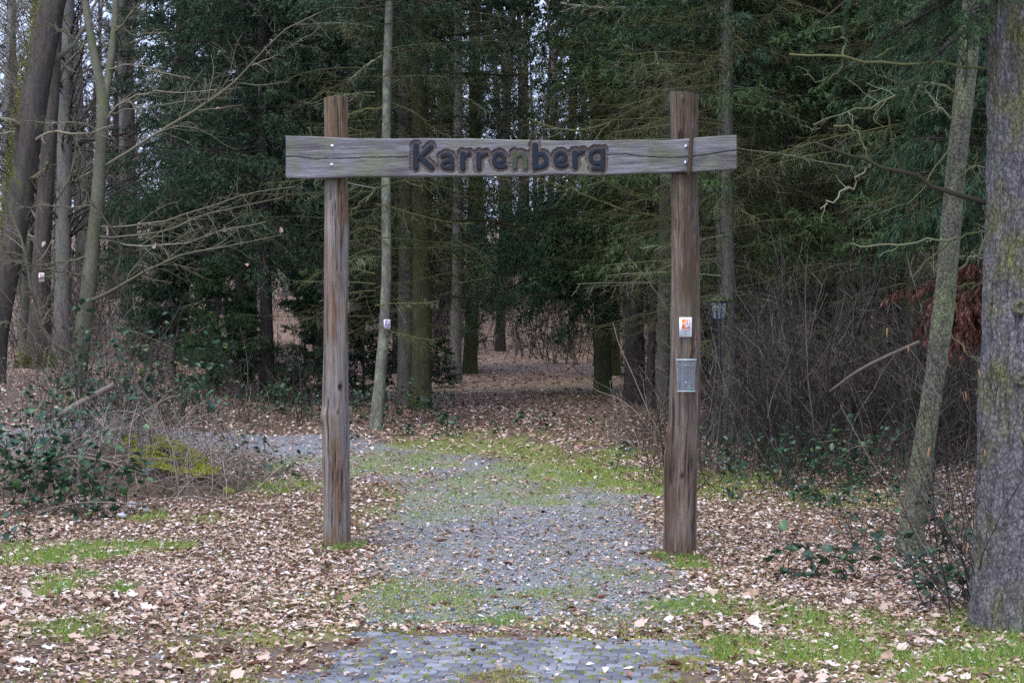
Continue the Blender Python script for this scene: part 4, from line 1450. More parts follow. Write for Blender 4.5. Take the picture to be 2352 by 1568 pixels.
def live(q, z0, z1, step, per, Lf, rg, pitch=(-5, 12), g=( -0.10, 0.06), sec=18, ter=4, cl=7, nl=0.075, nw=0.022, arc=None, drop=0.35, sec_ratio=0.34, tubes_sec=True, r0=0.018):
    base, az, zz, r = whorls(q, z0, z1, step, per, rg, arc)
    L = Lf(zz) * (0.7 + 0.5 * rg.random(len(zz)))
    pit = np.radians(pitch[0] + (pitch[1] - pitch[0]) * rg.random(len(zz)))
    P, R = shoot(base, az, pit, L, 7, rg, 0.05, g[0], g[1], r0, 0.25)
    N, T = MB(), MB()
    tubes(T, P, R, 4, rg.random(len(P)) * 0.4)
    P2, R2 = spawn(P, R, sec, rg, 0.12, 0.99, (35, 70), sec_ratio, 0.12, 0.65, 4, 0.10, (0, 0, -0.25), 0.7, 0.5, 0.3, 0.003, -0.14)
    if tubes_sec:
        tubes(T, P2, R2, 3, rg.random(len(P2)) * 0.4)
    P3, R3 = spawn(P2, R2, ter, rg, 0.15, 0.98, (30, 60), 0.5, 0.06, 0.3, 3, 0.08, (0, 0, -drop), 0.5)
    clumps(N, P3, cl, rg, nl, nw, 0.75, 0.6, 0.15)
    clumps(N, P2, max(3, cl // 2), rg, nl, nw, 0.7, 0.6, 0.15)
    clumps(N, P[:, 3:], cl * 2, rg, nl, nw, 0.7, 0.6, 0.1)
    return N, T


def dead(q, z0, z1, step, per, L0, L1, rg, sec=12, ter=5, arc=None, pitch=(-12, 14), rb=0.0095, rmin=0.0028, lich=0.5):
    base, az, zz, r = whorls(q, z0, z1, step, per, rg, arc)
    L = L0 + (L1 - L0) * rg.random(len(zz))
    pit = np.radians(pitch[0] + (pitch[1] - pitch[0]) * rg.random(len(zz)))
    P, R = shoot(base, az, pit, L, 7, rg, 0.07, -0.07, 0.03, rb, 0.35)
    T = MB()
    lr = np.clip(rg.normal(size=len(P)) * 0.25 + lich, 0, 1)
    tubes(T, P, R, 4, lr)
    P2, R2 = spawn(P, R, sec, rg, 0.15, 0.99, (30, 70), 0.32, 0.1, 0.6, 5, 0.16, (0, 0, -0.35), 0.5, 0.45, 0.4, rmin, -0.10)
    tubes(T, P2, R2, 3, np.clip(np.repeat(lr, sec) + rg.normal(size=len(P2)) * 0.15, 0, 1))
    P3, R3 = spawn(P2, R2, ter, rg, 0.1, 0.98, (35, 75), 0.45, 0.05, 0.4, 3, 0.2, (0, 0, -0.3), 0.2, 0.6, 0.5, rmin * 0.75, -0.05)
    tubes(T, P3, R3, 3, np.clip(np.repeat(np.repeat(lr, sec), ter) + rg.normal(size=len(P3)) * 0.2, 0, 1))
    return T


AX = np.array([[0, 0, 0, 0.17], [0, 0, 20, 0.02]])     # plain axis for shared crowns


def part(name, me, root, rz=0, sc=1.0, dz=0):
    o = obj(name, me, root)
    o.rotation_euler = (0, 0, rz)
    o.scale = (sc, sc, sc)
    o.location = (0, 0, dz)
    return o


# shared crowns
g1 = np.random.default_rng(301)
def cone_len(z0, z1, R):
    return lambda z: R * np.clip(1 - (z - z0) / (z1 - z0), 0.03, 1) ** 0.75


CR = {}
N_, T_ = live(AX, 2.5, 9.0, 0.25, 6, cone_len(0.8, 19, 3.0), g1, sec=20, ter=5, cl=7, g=(-0.12, 0.05))
CR['low_n'], CR['low_t'] = N_.mesh('needles', MAT['needle_spruce']), T_.mesh('twigs', MAT['bark_dark'])
N_, T_ = live(AX, 9.0, 18.5, 0.6, 5, cone_len(0.8, 19, 3.1), g1, sec=12, ter=3, cl=4, nl=0.16, nw=0.07)
CR['low_top_n'] = N_.mesh('needles', MAT['needle_spruce'])
CR['low_top_t'] = T_.mesh('twigs', MAT['bark_dark'])
N_, T_ = live(AX, 2.2, 9.5, 0.36, 5, cone_len(1.0, 19, 2.9), g1, sec=17, ter=5, cl=6, nl=0.085, nw=0.026, g=(-0.10, 0.04))
CR['mid_n'], CR['mid_t'] = N_.mesh('needles', MAT['needle_spruce']), T_.mesh('twigs', MAT['bark_dark'])
N_, T_ = live(AX, 7.0, 10.0, 0.8, 4, cone_len(4.0, 20.5, 3.0), g1, sec=16, ter=5, cl=6, nl=0.09, nw=0.028, g=(-0.12, 0.04))
for dst_, src_ in zip((N_, T_), live(AX, 10.0, 19.0, 0.55, 5, cone_len(4.0, 20.5, 3.3), g1, sec=12, ter=3, cl=4, nl=0.17, nw=0.075, g=(-0.12, 0.04), tubes_sec=False)):
    off_ = dst_.n
    dst_.v += src_.v
    dst_.r += src_.r
    dst_.t += [t_ + off_ for t_ in src_.t]
    dst_.q += [q_ + off_ for q_ in src_.q]
    dst_.n += src_.n
CR['high_n'], CR['high_t'] = N_.mesh('needles', MAT['needle_spruce']), T_.mesh('twigs', MAT['bark_dark'])
for k in range(2):
    CR['dead%d' % k] = dead(AX, 2.0 + k * 0.5, 9.5, 0.42, 5, 1.1, 2.7, g1, 15, 7).mesh('dead_branches', MAT['twig_dead'])


N_, T_ = live(AX, 2.6, 9.5, 0.5, 4, lambda z: 2.3 - 0.05 * z, g1, sec=13, ter=4, cl=5, nl=0.075, nw=0.020, g=(-0.10, 0.02), drop=0.5, tubes_sec=False)
CR['wisp_n'] = N_.mesh('needles', MAT['needle_wisp'])


def dress(root, kinds, rz, sc=1.0):
    for kd in kinds:
        if kd == 'low':
            c = part('crown', CR['low_n'], root, rz, sc)
            part('twigs', CR['low_t'], c)
            part('crown', CR['low_top_n'], root, rz, sc)
            part('twigs', CR['low_top_t'], root, rz, sc)
        elif kd == 'mid':
            c = part('crown', CR['mid_n'], root, rz, sc)
            part('twigs', CR['mid_t'], c)
            part('crown', CR['low_top_n'], root, rz, sc)
        elif kd == 'wisp':
            part('crown', CR['wisp_n'], root, rz, sc)
        elif kd == 'high':
            c = part('crown', CR['high_n'], root, rz, sc)
            part('twigs', CR['high_t'], c)
        else:
            part('dead_branches', CR[kd], root, rz, sc)


# the spruces either side of the track
t1, q1, _ = tree('spruce_tree', 'dark spruce with dense drooping crown left of the gateway', [(616, 912, 32), (612, 760, 30), (608, 560, 27), (606, 380, 26), (605, 150, 24), (605, -40, 22)], MAT['bark_dark'], 19, seed=1)
dress(t1, ['low'], 0.4, 1.06)
t2, q2, D2 = tree('spruce_tree', 'thin pale lichen spotted trunk carrying the purple trail marker', [(862, 985, 30), (872, 880, 26), (882, 760, 25), (888, 640, 23), (887, 500, 22), (887, 330, 21), (890, 150, 21), (896, -40, 19)], MAT['bark_lichen'], 16, seed=2, sides=20)
dress(t2, ['dead0', 'high'], 1.1, 0.85)
t3, q3, _ = tree('spruce_tree', 'grey spruce trunk standing against the thick green trunk', [(931, 935, 42), (932, 800, 38), (934, 600, 36), (932, 400, 34), (930, 150, 31), (929, -40, 29)], MAT['bark_spruce'], 19, seed=3)
dress(t3, ['dead1', 'high', 'wisp'], 2.3)
t4, q4, _ = tree('spruce_tree', 'thick moss green spruce trunk on the left edge of the track', [(968, 940, 48), (969, 800, 45), (969, 600, 43), (966, 400, 41), (962, 150, 38), (960, -40, 36)], MAT['bark_green'], 20, seed=4)
dress(t4, ['dead0', 'high'], 4.0)
t5, q5, _ = tree('spruce_tree', 'slim grey spruce trunk with brown leaves at its foot', [(1047, 880, 27), (1048, 750, 24), (1050, 560, 22), (1052, 300, 20), (1053, -20, 18)], MAT['bark_grey'], 17, seed=5)
dress(t5, ['dead1'], 5.1, 0.9)
part('crown', CR['high_n'], t5, 5.1, 0.8, 2.0)
t6, q6, _ = tree('spruce_tree', 'spruce trunk with yellow moss round its foot', [(1079, 858, 36), (1083, 760, 31), (1088, 600, 30), (1090, 400, 28), (1090, 100, 26), (1090, -20, 25)], MAT['bark_green'], 19, seed=6)
dress(t6, ['dead0', 'high', 'wisp'], 0.2)
t7, q7, _ = tree('spruce_tree', 'spruce with low green boughs hanging over the track', [(1384, 905, 42), (1384, 780, 38), (1382, 600, 36), (1380, 350, 33), (1378, 50, 30), (1377, -20, 29)], MAT['bark_green'], 19, seed=7)
dress(t7, ['dead1', 'wisp'], 3.3)
part('crown', CR['high_n'], t7, 3.3, 0.8, 3.0)
g2 = np.random.default_rng(404)
N_, T_ = live(q7, 2.6, 4.4, 0.30, 3, lambda z: 3.1 + 0 * z, g2, pitch=(-20, -2), g=(-0.10, -0.02), sec=22, ter=5, cl=8, arc=(150, 230), nl=0.085, nw=0.028)
N_.build('low_bough', MAT['needle_bough'], t7)
T_.build('low_bough_twigs', MAT['bark_dark'], t7)
N_, T_ = live(q7, 2.2, 3.2, 0.4, 3, lambda z: 1.3 + 0 * z, g2, pitch=(-45, -20), g=(-0.1, 0.0), sec=16, ter=5, cl=8, arc=(190, 330), nl=0.085, nw=0.028)
N_.build('low_bough', MAT['needle_bough'], t7)
t8, q8, _ = tree('spruce_tree', 'rough brown spruce trunk behind the bent whips by the post', [(1458, 925, 50), (1457, 780, 45), (1455, 600, 42), (1452, 300, 38), (1450, -30, 34)], MAT['bark_dark'], 19, seed=8)
dress(t8, ['dead0', 'high', 'wisp'], 1.9)
t9, q9, _ = tree('tree_pole', 'slim dark leaning pole stem beside the brown post', [(1492, 940, 22), (1496, 800, 19), (1502, 640, 16), (1508, 480, 13), (1512, 380, 9)], MAT['bark_dark'], 4.6, seed=9, cat='tree')
part('dead_branches', dead(q9, 2.0, 3.8, 0.4, 3, 0.4, 0.9, g2, 7, 4).mesh('dead_branches', MAT['twig_dead']), t9)
t10, q10, D10 = tree('spruce_tree', 'pale spruce trunk rising right behind the brown post', [(1523, 950, 33), (1525, 800, 32), (1527, 600, 31), (1532, 400, 31), (1540, 200, 31), (1548, -30, 30)], MAT['bark_spruce'], 18, seed=10)
dress(t10, ['dead1', 'high', 'wisp'], 0.9)
t11, q11, D11 = tree('spruce_tree', 'crooked pale grey trunk beside the lantern', [(1644, 995, 40), (1652, 940, 32), (1668, 850, 30), (1676, 760, 28), (1664, 660, 26), (1656, 560, 25), (1658, 400, 25), (1663, 200, 25), (1668, -30, 24)], MAT['bark_lichen'], 16, seed=12)
dress(t11, ['dead0', 'dead1'], 2.7, 0.85)
dress(t11, ['high'], 2.7, 0.85)


# long dead boughs reaching over the track, grey green with moss
def limbs(root, D0, lines, mat, rg, sec=9, ter=4, rmin=0.003, name='dead_limb', base=None, ratio=0.3, bias=-0.4, k=12, wig=0.18, flat=0.3, lich=0.6):
    base = np.array(root.location) if base is None else base
    for pts, dD in lines:                                   # every limb is a part of its own
        T = MB()
        q = smooth_path(resample(px_path(pts, D0, D0 + dD), k), 1)
        P, R = (q[:, :3] - base)[None], q[:, 3][None]
        P[:, 1:] += rg.normal(size=P[:, 1:].shape) * 0.012
        lr = np.clip(rg.normal(size=1) * 0.2 + lich, 0, 1)
        tubes(T, P, R, 7, lr)
        if sec:
            P2, R2 = spawn(P, R, sec, rg, 0.2, 0.99, (30, 75), ratio, 0.12, 0.5, 6, wig, (0, 0, bias), flat, 0.45, 0.4, rmin, -0.03)
            tubes(T, P2, R2, 4, np.clip(np.repeat(lr, sec) + rg.normal(size=len(P2)) * 0.2, 0, 1))
            if ter:
                P3, R3 = spawn(P2, R2, ter, rg, 0.1, 0.98, (30, 70), 0.4, 0.05, 0.4, 4, wig, (0, 0, bias * 0.5), flat, 0.6, 0.5, rmin * 0.75, -0.03)
                tubes(T, P3, R3, 3, np.clip(np.repeat(np.repeat(lr, sec), ter) + rg.normal(size=len(P3)) * 0.2, 0, 1))
        T.build(name, mat, root)


limbs(t10, D10, [([(1536, 205, 9), (1470, 245, 8), (1400, 280, 7), (1340, 305, 6), (1290, 300, 5), (1210, 270, 4)], 1.0), ([(1540, 85, 8), (1460, 95, 7), (1380, 102, 6), (1300, 98, 4)], 0.6),
                 ([(1545, 15, 9), (1450, 22, 9), (1360, 20, 8), (1290, 8, 5)], 1.2), ([(1530, 330, 7), (1460, 355, 6), (1370, 350, 5), (1300, 330, 4)], 0.4),
                 ([(1528, 470, 7), (1450, 450, 6), (1370, 400, 5), (1310, 345, 4)], 0.8), ([(1527, 500, 6), (1420, 480, 5), (1330, 440, 4), (1240, 410, 3)], 0.5)], MAT['twig_dead'], g2, 12, 5, lich=0.8)
limbs(t3, q3[0, 1] + t3.location[1], [([(945, 95, 7), (1010, 85, 6), (1090, 75, 5), (1160, 62, 4)], 0.5), ([(945, 168, 8), (1030, 165, 7), (1120, 172, 6), (1220, 170, 4)], 1.0), ([(940, 330, 8), (1010, 345, 6), (1080, 330, 5), (1140, 360, 4)], -0.5),
                                      ([(948, 180, 7), (1020, 185, 6), (1070, 230, 5), (1130, 260, 4)], -0.3), ([(985, 520, 9), (1060, 505, 7), (1130, 505, 6), (1220, 530, 5), (1300, 560, 3)], 0.8), ([(985, 520, 6), (1010, 560, 5), (1060, 590, 4), (1090, 640, 3)], 0.4)], MAT['twig_dead'], g2, 12, 5, lich=0.5)
limbs(t2, D2, [([(885, 245, 5), (840, 250, 5), (800, 262, 4), (770, 280, 3)], 0.4), ([(887, 425, 6), (850, 445, 5), (820, 470, 4), (800, 500, 3)], 0.2), ([(887, 425, 5), (930, 415, 5), (990, 420, 4), (1060, 450, 3)], 0.8), ([(887, 540, 5), (850, 520, 4), (810, 530, 3), (780, 560, 3)], 0.6),
                ([(889, 120, 5), (840, 150, 4), (800, 190, 3)], 0.3), ([(889, 235, 5), (940, 250, 5), (990, 290, 4), (1040, 320, 3)], 0.5), ([(886, 330, 5), (830, 330, 4), (790, 360, 3)], 0.5)], MAT['twig_dead'], g2, 10, 5, lich=0.75)

# purple marker on the thin trunk
p = at(889, 744.5, D2 - 0.14)
marker('purple and white trail marker plate on a thin spruce trunk', p, 0.104, 0.15, MAT['purple_print'], 0.1, arrow=True)

# ------------------------------------------------------------------ left side trees
o1, qo1, DO1 = tree('oak_tree', 'thick leaning oak trunk with bright moss along its upper edge', [(-32, 872, 76), (-14, 760, 66), (10, 640, 61), (38, 502, 58), (56, 380, 60), (74, 251, 62), (97, 120, 62), (119, 0, 63), (127, -40, 64)], MAT['bark_oak'], 16, D=27.0, sides=28, seed=20, rough=0.06)
limbs(o1, DO1, [([(64, 292, 17), (40, 284, 14), (15, 278, 12), (-30, 270, 10)], -0.6), ([(60, 418, 12), (84, 408, 12), (98, 400, 12), (108, 390, 9), (112, 372, 6)], -0.5), ([(80, 180, 14), (150, 120, 10), (200, 60, 8), (230, -20, 6)], 1.0), ([(60, 330, 8), (120, 300, 6), (190, 310, 5), (260, 290, 3)], -1.0)], MAT['twig_beech'], g2, 10, 5, name='limb')
# moss along the upper side of the leaning trunk
ms = MB()
mp = []
for i in range(len(qo1) - 1):
    for j in range(14):
        f = g2.random()
        c = qo1[i] * (1 - f) + qo1[i + 1] * f
        if c[2] < 1.0 or c[2] > 9 or g2.random() < 0.25:
            continue
        a = PI + g2.normal() * 0.4 + 0.45
        mp.append((c[0] + math.cos(a) * c[3] * 1.0, c[1] + math.sin(a) * c[3], c[2], a))
mp = np.array(mp)
for rep in range(7):
    d = np.stack([np.cos(mp[:, 3]), np.sin(mp[:, 3]), 0.2 + 0 * mp[:, 3]], -1) + g2.normal(size=(len(mp), 3)) * 0.5
    b0 = mp[:, :3] + g2.normal(size=(len(mp), 3)) * 0.05
    sd_ = unit(g2.normal(size=(len(mp), 3))) * 0.016
    V = np.stack([b0 + sd_, b0 - sd_, b0 + unit(d) * 0.03], 1)
    ms.add(V.reshape(-1, 3), np.arange(len(mp) * 3).reshape(-1, 3), None, np.repeat(g2.random(len(mp)), 3))
ms.build('moss', MAT['moss_oak'], o1)

o2, qo2, DO2 = tree('oak_tree', 'dark straight trunk with a small orange marker and a mossy foot', [(82, 868, 56), (87, 780, 46), (92, 650, 41), (102, 480, 37), (118, 250, 33), (130, 0, 31), (133, -40, 30)], MAT['bark_oak'], 17, D=32.5, seed=21, flare=0.5)
limbs(o2, DO2, [([(100, 500, 8), (140, 450, 6), (170, 380, 5), (180, 300, 3)], 0.5), ([(110, 380, 8), (70, 330, 6), (30, 300, 5), (-10, 310, 3)], 0.6), ([(120, 220, 8), (150, 150, 6), (190, 110, 5), (220, 60, 3)], 0.5), ([(125, 100, 8), (90, 50, 6), (60, 10, 5), (40, -40, 3)], 0.5)], MAT['twig_beech'], g2, 10, 6, name='limb', bias=0.05)
p = at(95.5, 637, 32.5 - 0.26)
marker('faded orange trail marker plate on a dark oak trunk', p, 0.115, 0.185, MAT['faded_print'], 0.0, arrow=False)
mb = MB()
for i in range(1500):
    a, r = g2.random() * 6.28, 0.27 + g2.random() * 0.12
    z_ = abs(g2.normal()) * 0.18
    b = np.array([math.cos(a) * r * (1.15 - z_ * 0.8), math.sin(a) * r * (1.15 - z_ * 0.8), z_])
    sd_ = unit(g2.normal(size=3)) * 0.02
    mb.add([b + sd_, b - sd_, b + np.array([math.cos(a), math.sin(a), 0.6]) * 0.05], [(0, 1, 2)], None, g2.random())
mb.build('moss', MAT['moss_oak'], o2)

b1, qb1, DB1 = tree('beech_tree', 'smooth olive young beech forking upward with long side branches', [(168, 895, 50), (184, 810, 42), (199, 700, 36), (213, 570, 32), (224, 460, 30), (232, 340, 28), (238, 250, 30), (237, 222, 28), (228, 185, 21), (213, 110, 19), (198, 20, 17), (190, -60, 15)], MAT['bark_beech'], 9.0, D=26.5, sides=20, seed=23, rough=0.03,
                    extra=[([(238, 240, 22), (246, 200, 20), (256, 130, 18), (265, 50, 16), (269, -60, 14), (272, -200, 9)], 0.2)])
BL = [([(243, 380, 9), (300, 345, 9), (370, 300, 9), (430, 265, 8), (520, 205, 8), (560, 168, 7), (578, 150, 6), (598, 112, 5), (640, 75, 5), (700, 42, 4), (770, 15, 3)], -2.5),
      ([(575, 152, 4), (620, 137, 4), (680, 100, 3), (745, 58, 2.5)], -0.4),
      ([(202, 692, 12), (240, 684, 10), (275, 655, 9), (330, 622, 7), (400, 590, 6), (470, 572, 5), (560, 560, 3), (650, 540, 2.5)], -2.0),
      ([(272, 655, 8), (262, 630, 7), (280, 600, 7), (281, 562, 7), (262, 530, 6), (226, 482, 5), (200, 450, 4), (178, 390, 3)], -0.5),
      ([(223, 542, 6), (270, 546, 5), (380, 530, 5), (480, 492, 4), (560, 470, 3), (650, 452, 2.5)], -2.0),
      ([(227, 520, 6), (300, 520, 5), (420, 497, 4), (540, 452, 3), (680, 425, 2.5)], -1.5),
      ([(222, 552, 5), (320, 565, 5), (430, 560, 4), (520, 525, 3), (610, 510, 2.5)], -1.2),
      ([(174, 815, 15), (140, 808, 14), (105, 780, 13), (90, 745, 11), (75, 690, 10), (62, 600, 9), (46, 540, 7), (25, 480, 5), (0, 430, 4)], -1.0),
      ([(240, 282, 7), (265, 247, 6), (300, 226, 5), (340, 208, 4), (410, 215, 3), (500, 205, 2.5)], -1.0),
      ([(264, 74, 8), (290, 45, 7), (332, 0, 6), (370, -50, 5)], -0.6),
      ([(225, 470, 5), (170, 478, 4), (100, 470, 4), (40, 478, 3)], -0.6),
      ([(234, 300, 5), (190, 282, 5), (130, 282, 4), (50, 278, 3)], -0.8),
      ([(205, 640, 5), (160, 625, 5), (100, 618, 4), (20, 600, 3)], -1.2), ([(213, 590, 5), (150, 600, 4), (90, 610, 4), (-10, 595, 3)], -0.9),
      ([(250, 160, 5), (300, 145, 4), (360, 165, 4), (440, 180, 2.5)], -0.6), ([(240, 260, 5), (310, 250, 4), (420, 235, 3), (520, 225, 2.5)], -0.8),
      ([(210, 120, 5), (160, 80, 4), (110, 55, 3)], -0.5), ([(262, 60, 5), (310, 80, 4), (380, 75, 3)], -0.5), ([(190, 760, 5), (250, 745, 4), (330, 770, 3), (400, 800, 2.5)], -0.8),
      ([(88, 745, 5), (110, 690, 4), (130, 640, 4), (120, 580, 3)], -0.4), ([(64, 610, 4), (30, 590, 4), (0, 560, 3)], -0.4), ([(95, 760, 4), (60, 760, 4), (20, 740, 3), (-20, 745, 3)], -0.4)]
BL = [([(a_, b_, w_ * 0.8) for a_, b_, w_ in p_], d_) for p_, d_ in BL]
limbs(b1, DB1, BL, MAT['twig_beech'], g2, 22, 8, 0.0024, 'limb', ratio=0.26, bias=0.06, wig=0.14, flat=0.25, lich=0.5)
# a few withered leaves still on the beech
lp = np.array([at(*q_) for q_ in ((500, 250, 25), (520, 212, 25), (535, 525, 25), (645, 528, 25), (660, 545, 25), (370, 590, 25), (100, 560, 25), (150, 720, 25), (567, 608, 25), (75, 690, 25), (355, 565, 25))]) - np.array(b1.location)
leaves(MB(), lp, np.full(len(lp), 0.1), g2, 1.0).build('withered_leaves', MAT['leaf_dry'], b1)

# ------------------------------------------------------------------ right side trees
g3 = np.random.default_rng(505)
r1, qr1, DR1 = tree('pine_tree', 'slim olive leaning trunk with scaly bark among brambles', [(2086, 1272, 62), (2097, 1200, 55), (2110, 1100, 52), (2128, 980, 49), (2150, 850, 46), (2163, 740, 51), (2170, 690, 49), (2178, 600, 46), (2190, 450, 46), (2205, 300, 46), (2224, 130, 47), (2237, -40, 46)], MAT['bark_right'], 11, sides=48, seed=30, rough=0.06, fiss=0.05, step=0.06)
RL = [([(2195, 215, 11), (2130, 182, 10), (2075, 200, 9), (2040, 237, 8), (1990, 246, 6), (1930, 265, 5), (1870, 290, 3)], -0.5), ([(2185, 272, 9), (2150, 240, 8), (2120, 202, 6), (2090, 180, 4)], -0.4), ([(2038, 240, 8), (2046, 300, 7), (2058, 370, 6), (2080, 415, 4)], -0.2),
                ([(2215, 105, 10), (2150, 80, 8), (2095, 55, 6), (2040, 45, 4)], -0.5), ([(2190, 465, 7), (2150, 455, 6), (2110, 500, 4), (2095, 560, 3)], 0.3), ([(2190, 440, 8), (2220, 390, 8), (2260, 380, 6), (2290, 400, 4)], -0.3),
                ([(2195, 620, 8), (2230, 600, 9), (2260, 560, 8), (2275, 500, 5)], -0.4), ([(2180, 660, 6), (2230, 660, 6), (2265, 640, 5), (2290, 600, 3)], 0.2), ([(2200, 330, 6), (2150, 380, 5), (2120, 440, 4), (2060, 480, 3), (1990, 500, 2.5)], -0.6)]
limbs(r1, DR1, [([(a_, b_, w_ * 0.62) for a_, b_, w_ in p_], d_) for p_, d_ in RL], MAT['twig_lichen'], g3, 14, 5, 0.0018, 'limb', ratio=0.36, bias=-0.08, wig=0.26, flat=0.0, lich=0.4)
r2, qr2, DR2 = tree('spruce_tree', 'big spruce trunk with plated grey bark and broken lower branches', [(2326, 1440, 205), (2330, 1300, 192), (2335, 1100, 184), (2338, 850, 172), (2341, 600, 157), (2343, 300, 151), (2345, -60, 150)], MAT['bark_plate'], 18, sides=128, seed=31, rough=0.05, flare=0.2, fiss=0.09, step=0.085)
limbs(r2, DR2, [([(2300, 152, 8), (2200, 150, 7), (2100, 142, 6), (1980, 136, 5.5), (1880, 131, 5), (1812, 128, 4.5)], 0.5), ([(2300, 466, 15), (2200, 443, 12), (2120, 420, 10), (2040, 388, 9), (1960, 360, 8), (1875, 327, 7)], 0.5)], MAT['twig_dead'], g3, 0, name='broken_branch', lich=0.3)
limbs(r2, DR2 + 0.4, [([(1996, 388, 7), (1992, 350, 6), (1972, 308, 5), (1942, 288, 5), (1905, 291, 3)], 0.1), ([(1990, 385, 4), (1950, 440, 4), (1880, 480, 3)], 0.1), ([(2090, 140, 4), (2120, 200, 4), (2080, 260, 3)], 0.1), ([(1940, 133, 5), (1945, 100, 4), (1930, 60, 3), (1890, 65, 2.5)], 0.1), ([(1935, 134, 4), (1930, 165, 4), (1890, 190, 3), (1850, 170, 2.5)], 0.1),
                     ([(2010, 135, 5), (2080, 90, 4), (2110, 30, 4), (2120, -20, 3)], 0.2), ([(2200, 543, 5), (2100, 555, 5), (2000, 570, 4), (1950, 560, 3)], 0.2), ([(2290, 525, 5), (2200, 540, 5), (2130, 590, 4), (2095, 640, 3)], 0.2), ([(2240, 650, 5), (2180, 660, 5), (2200, 700, 3)], 0.0), ([(2180, 755, 4), (2215, 810, 3), (2270, 850, 3)], 0)], MAT['twig_lichen'], g3, 3, 0, 0.002, 'curved_twig', bias=0.0, wig=0.3)
N_, T_ = live(qr2, 3.85, 5.6, 0.18, 3, lambda z: 1.15 + 0 * z, g3, pitch=(-25, 5), g=(-0.16, -0.05), sec=16, ter=6, cl=14, nl=0.032, nw=0.007, arc=(120, 250), drop=0.6, sec_ratio=0.42)
N_.build('green_bough', MAT['needle_mid'], r2)
T_.build('green_bough_twigs', MAT['bark_dark'], r2)
dress(r2, ['high'], 1.0, 1.0)
# knots on the plated trunk
for (kx, ky, kr) in ((2318, 722, 13), (2336, 470, 10), (2322, 870, 11), (2330, 1010, 9)):
    p = at(kx, ky, DR2)
    i = int(np.argmin(np.abs(qr2[:, 2] + r2.location[2] - p.z)))
    c = qr2[i]
    dx = (p.x - r2.location[0]) - c[0]
    yy = c[1] - math.sqrt(max(c[3] ** 2 - dx ** 2, 0)) * 0.99
    kb = MB()
    th = np.linspace(0, 2 * PI, 18, endpoint=False)
    rr = kr / FPX * DR2
    V = np.array([[(c[0] + dx + math.cos(t) * f * rr, yy - d_, c[2] + math.sin(t) * f * rr) for t in th] for f, d_ in ((1.5, -0.012), (1.15, 0.008), (0.75, 0.012), (0.5, 0.002), (0.02, -0.003))])
    V += g3.normal(size=V.shape) * 0.0015
    ix = np.arange(5 * 18).reshape(5, 18)
    a, b = ix[:-1], ix[1:]
    kb.add(V.reshape(-1, 3), None, np.stack([a, np.roll(a, -1, 1), np.roll(b, -1, 1), b], -1).reshape(-1, 4))
    kb.build('knot', MAT['bark_right'], r2, True)

# cypress with a dead red brown part, behind the leaning trunk
cyp = thing('cypress_tree', 'blue green cypress with a withered red brown lower part', 'tree', (4.78, 15.2, tz(4.78, 15.2)))
mb = MB()
qc = trunk_mesh(mb, np.array([[0, 0, -0.2, 0.15], [0, 0, 1, 0.13], [0.05, 0, 4, 0.09], [0.0, 0, 8, 0.02]]), 14, 3, 0.06, 0.3)
mb.build('trunk', MAT['bark_dark'], cyp, True)


def fans(q, z0, z1, step, per, L0, L1, rg, arc, pitch=(-15, 20), g=(-0.08, -0.06), sec=16, ter=7, cl=7, nl=0.055, nw=0.013, drop=0.75):
    base, az, zz, r = whorls(q, z0, z1, step, per, rg, arc)
    L = L0 + (L1 - L0) * rg.random(len(zz))
    pit = np.radians(pitch[0] + (pitch[1] - pitch[0]) * rg.random(len(zz)))
    P, R = shoot(base, az, pit, L, 7, rg, 0.05, g[0], g[1], 0.014, 0.25)
    N, T = MB(), MB()
    tubes(T, P, R, 4, 0.2)
    P2, R2 = spawn(P, R, sec, rg, 0.2, 0.99, (25, 50), 0.36, 0.14, 0.45, 4, 0.06, (0, 0, -drop * 0.5), 0.6, 0.4, 0.4, 0.0025, -0.16)
    P3, R3 = spawn(P2, R2, ter, rg, 0.1, 0.98, (20, 40), 0.45, 0.05, 0.4, 3, 0.05, (0, 0, -drop), 0.6)
    clumps(N, P3, cl, rg, nl, nw, 0.9, 0.35, 0.35)
    clumps(N, P2, cl, rg, nl, nw, 0.9, 0.35, 0.35)
    return N, T


N_, T_ = fans(qc, 2.75, 5.6, 0.14, 4, 0.9, 1.65, g3, (110, 290))
N_.build('crown', MAT['needle_cypress'], cyp)
T_.build('twigs', MAT['bark_dark'], cyp)
N_, T_ = fans(qc, 5.6, 8.0, 0.3, 5, 0.4, 0.9, g3, (0, 360), cl=6, nl=0.09, nw=0.03)
N_.build('crown', MAT['needle_cypress'], cyp)
N_, T_ = fans(qc, 2.05, 2.6, 0.12, 4, 0.5, 1.05, g3, (155, 265), pitch=(-30, -5))
db = N_.build('withered_bough', MAT['needle_dead'], cyp)
db['label'] = 'withered red brown bough'

# pine with yellow green tufts
pin, qp, DP = tree('pine_tree', 'pine with yellow green needle tufts rising out of the thicket', [(1938, 985, 34), (1936, 850, 30), (1935, 700, 28), (1932, 500, 26), (1930, 250, 24), (1928, -30, 22)], MAT['bark_spruce'], 14, seed=33)
base, az, zz, rr_ = whorls(qp, 3.0, 8.6, 0.28, 4, g3)
P, R = shoot(base, az, np.radians(g3.random(len(az)) * 25 - 5), 1.0 + 1.5 * g3.random(len(az)), 7, g3, 0.1, 0.0, 0.05, 0.014, 0.4)
T_, N_ = MB(), MB()
tubes(T_, P, R, 4, 0.4)
P2, R2 = spawn(P, R, 8, g3, 0.3, 0.99, (30, 70), 0.3, 0.12, 0.5, 4, 0.15, (0, 0, 0.15), 0.3, 0.5, 0.5, 0.004)
tubes(T_, P2, R2, 3, 0.5)
clumps(N_, P2[:, 2:], 30, g3, 0.10, 0.008, 0.75, 0.7, 0.0)
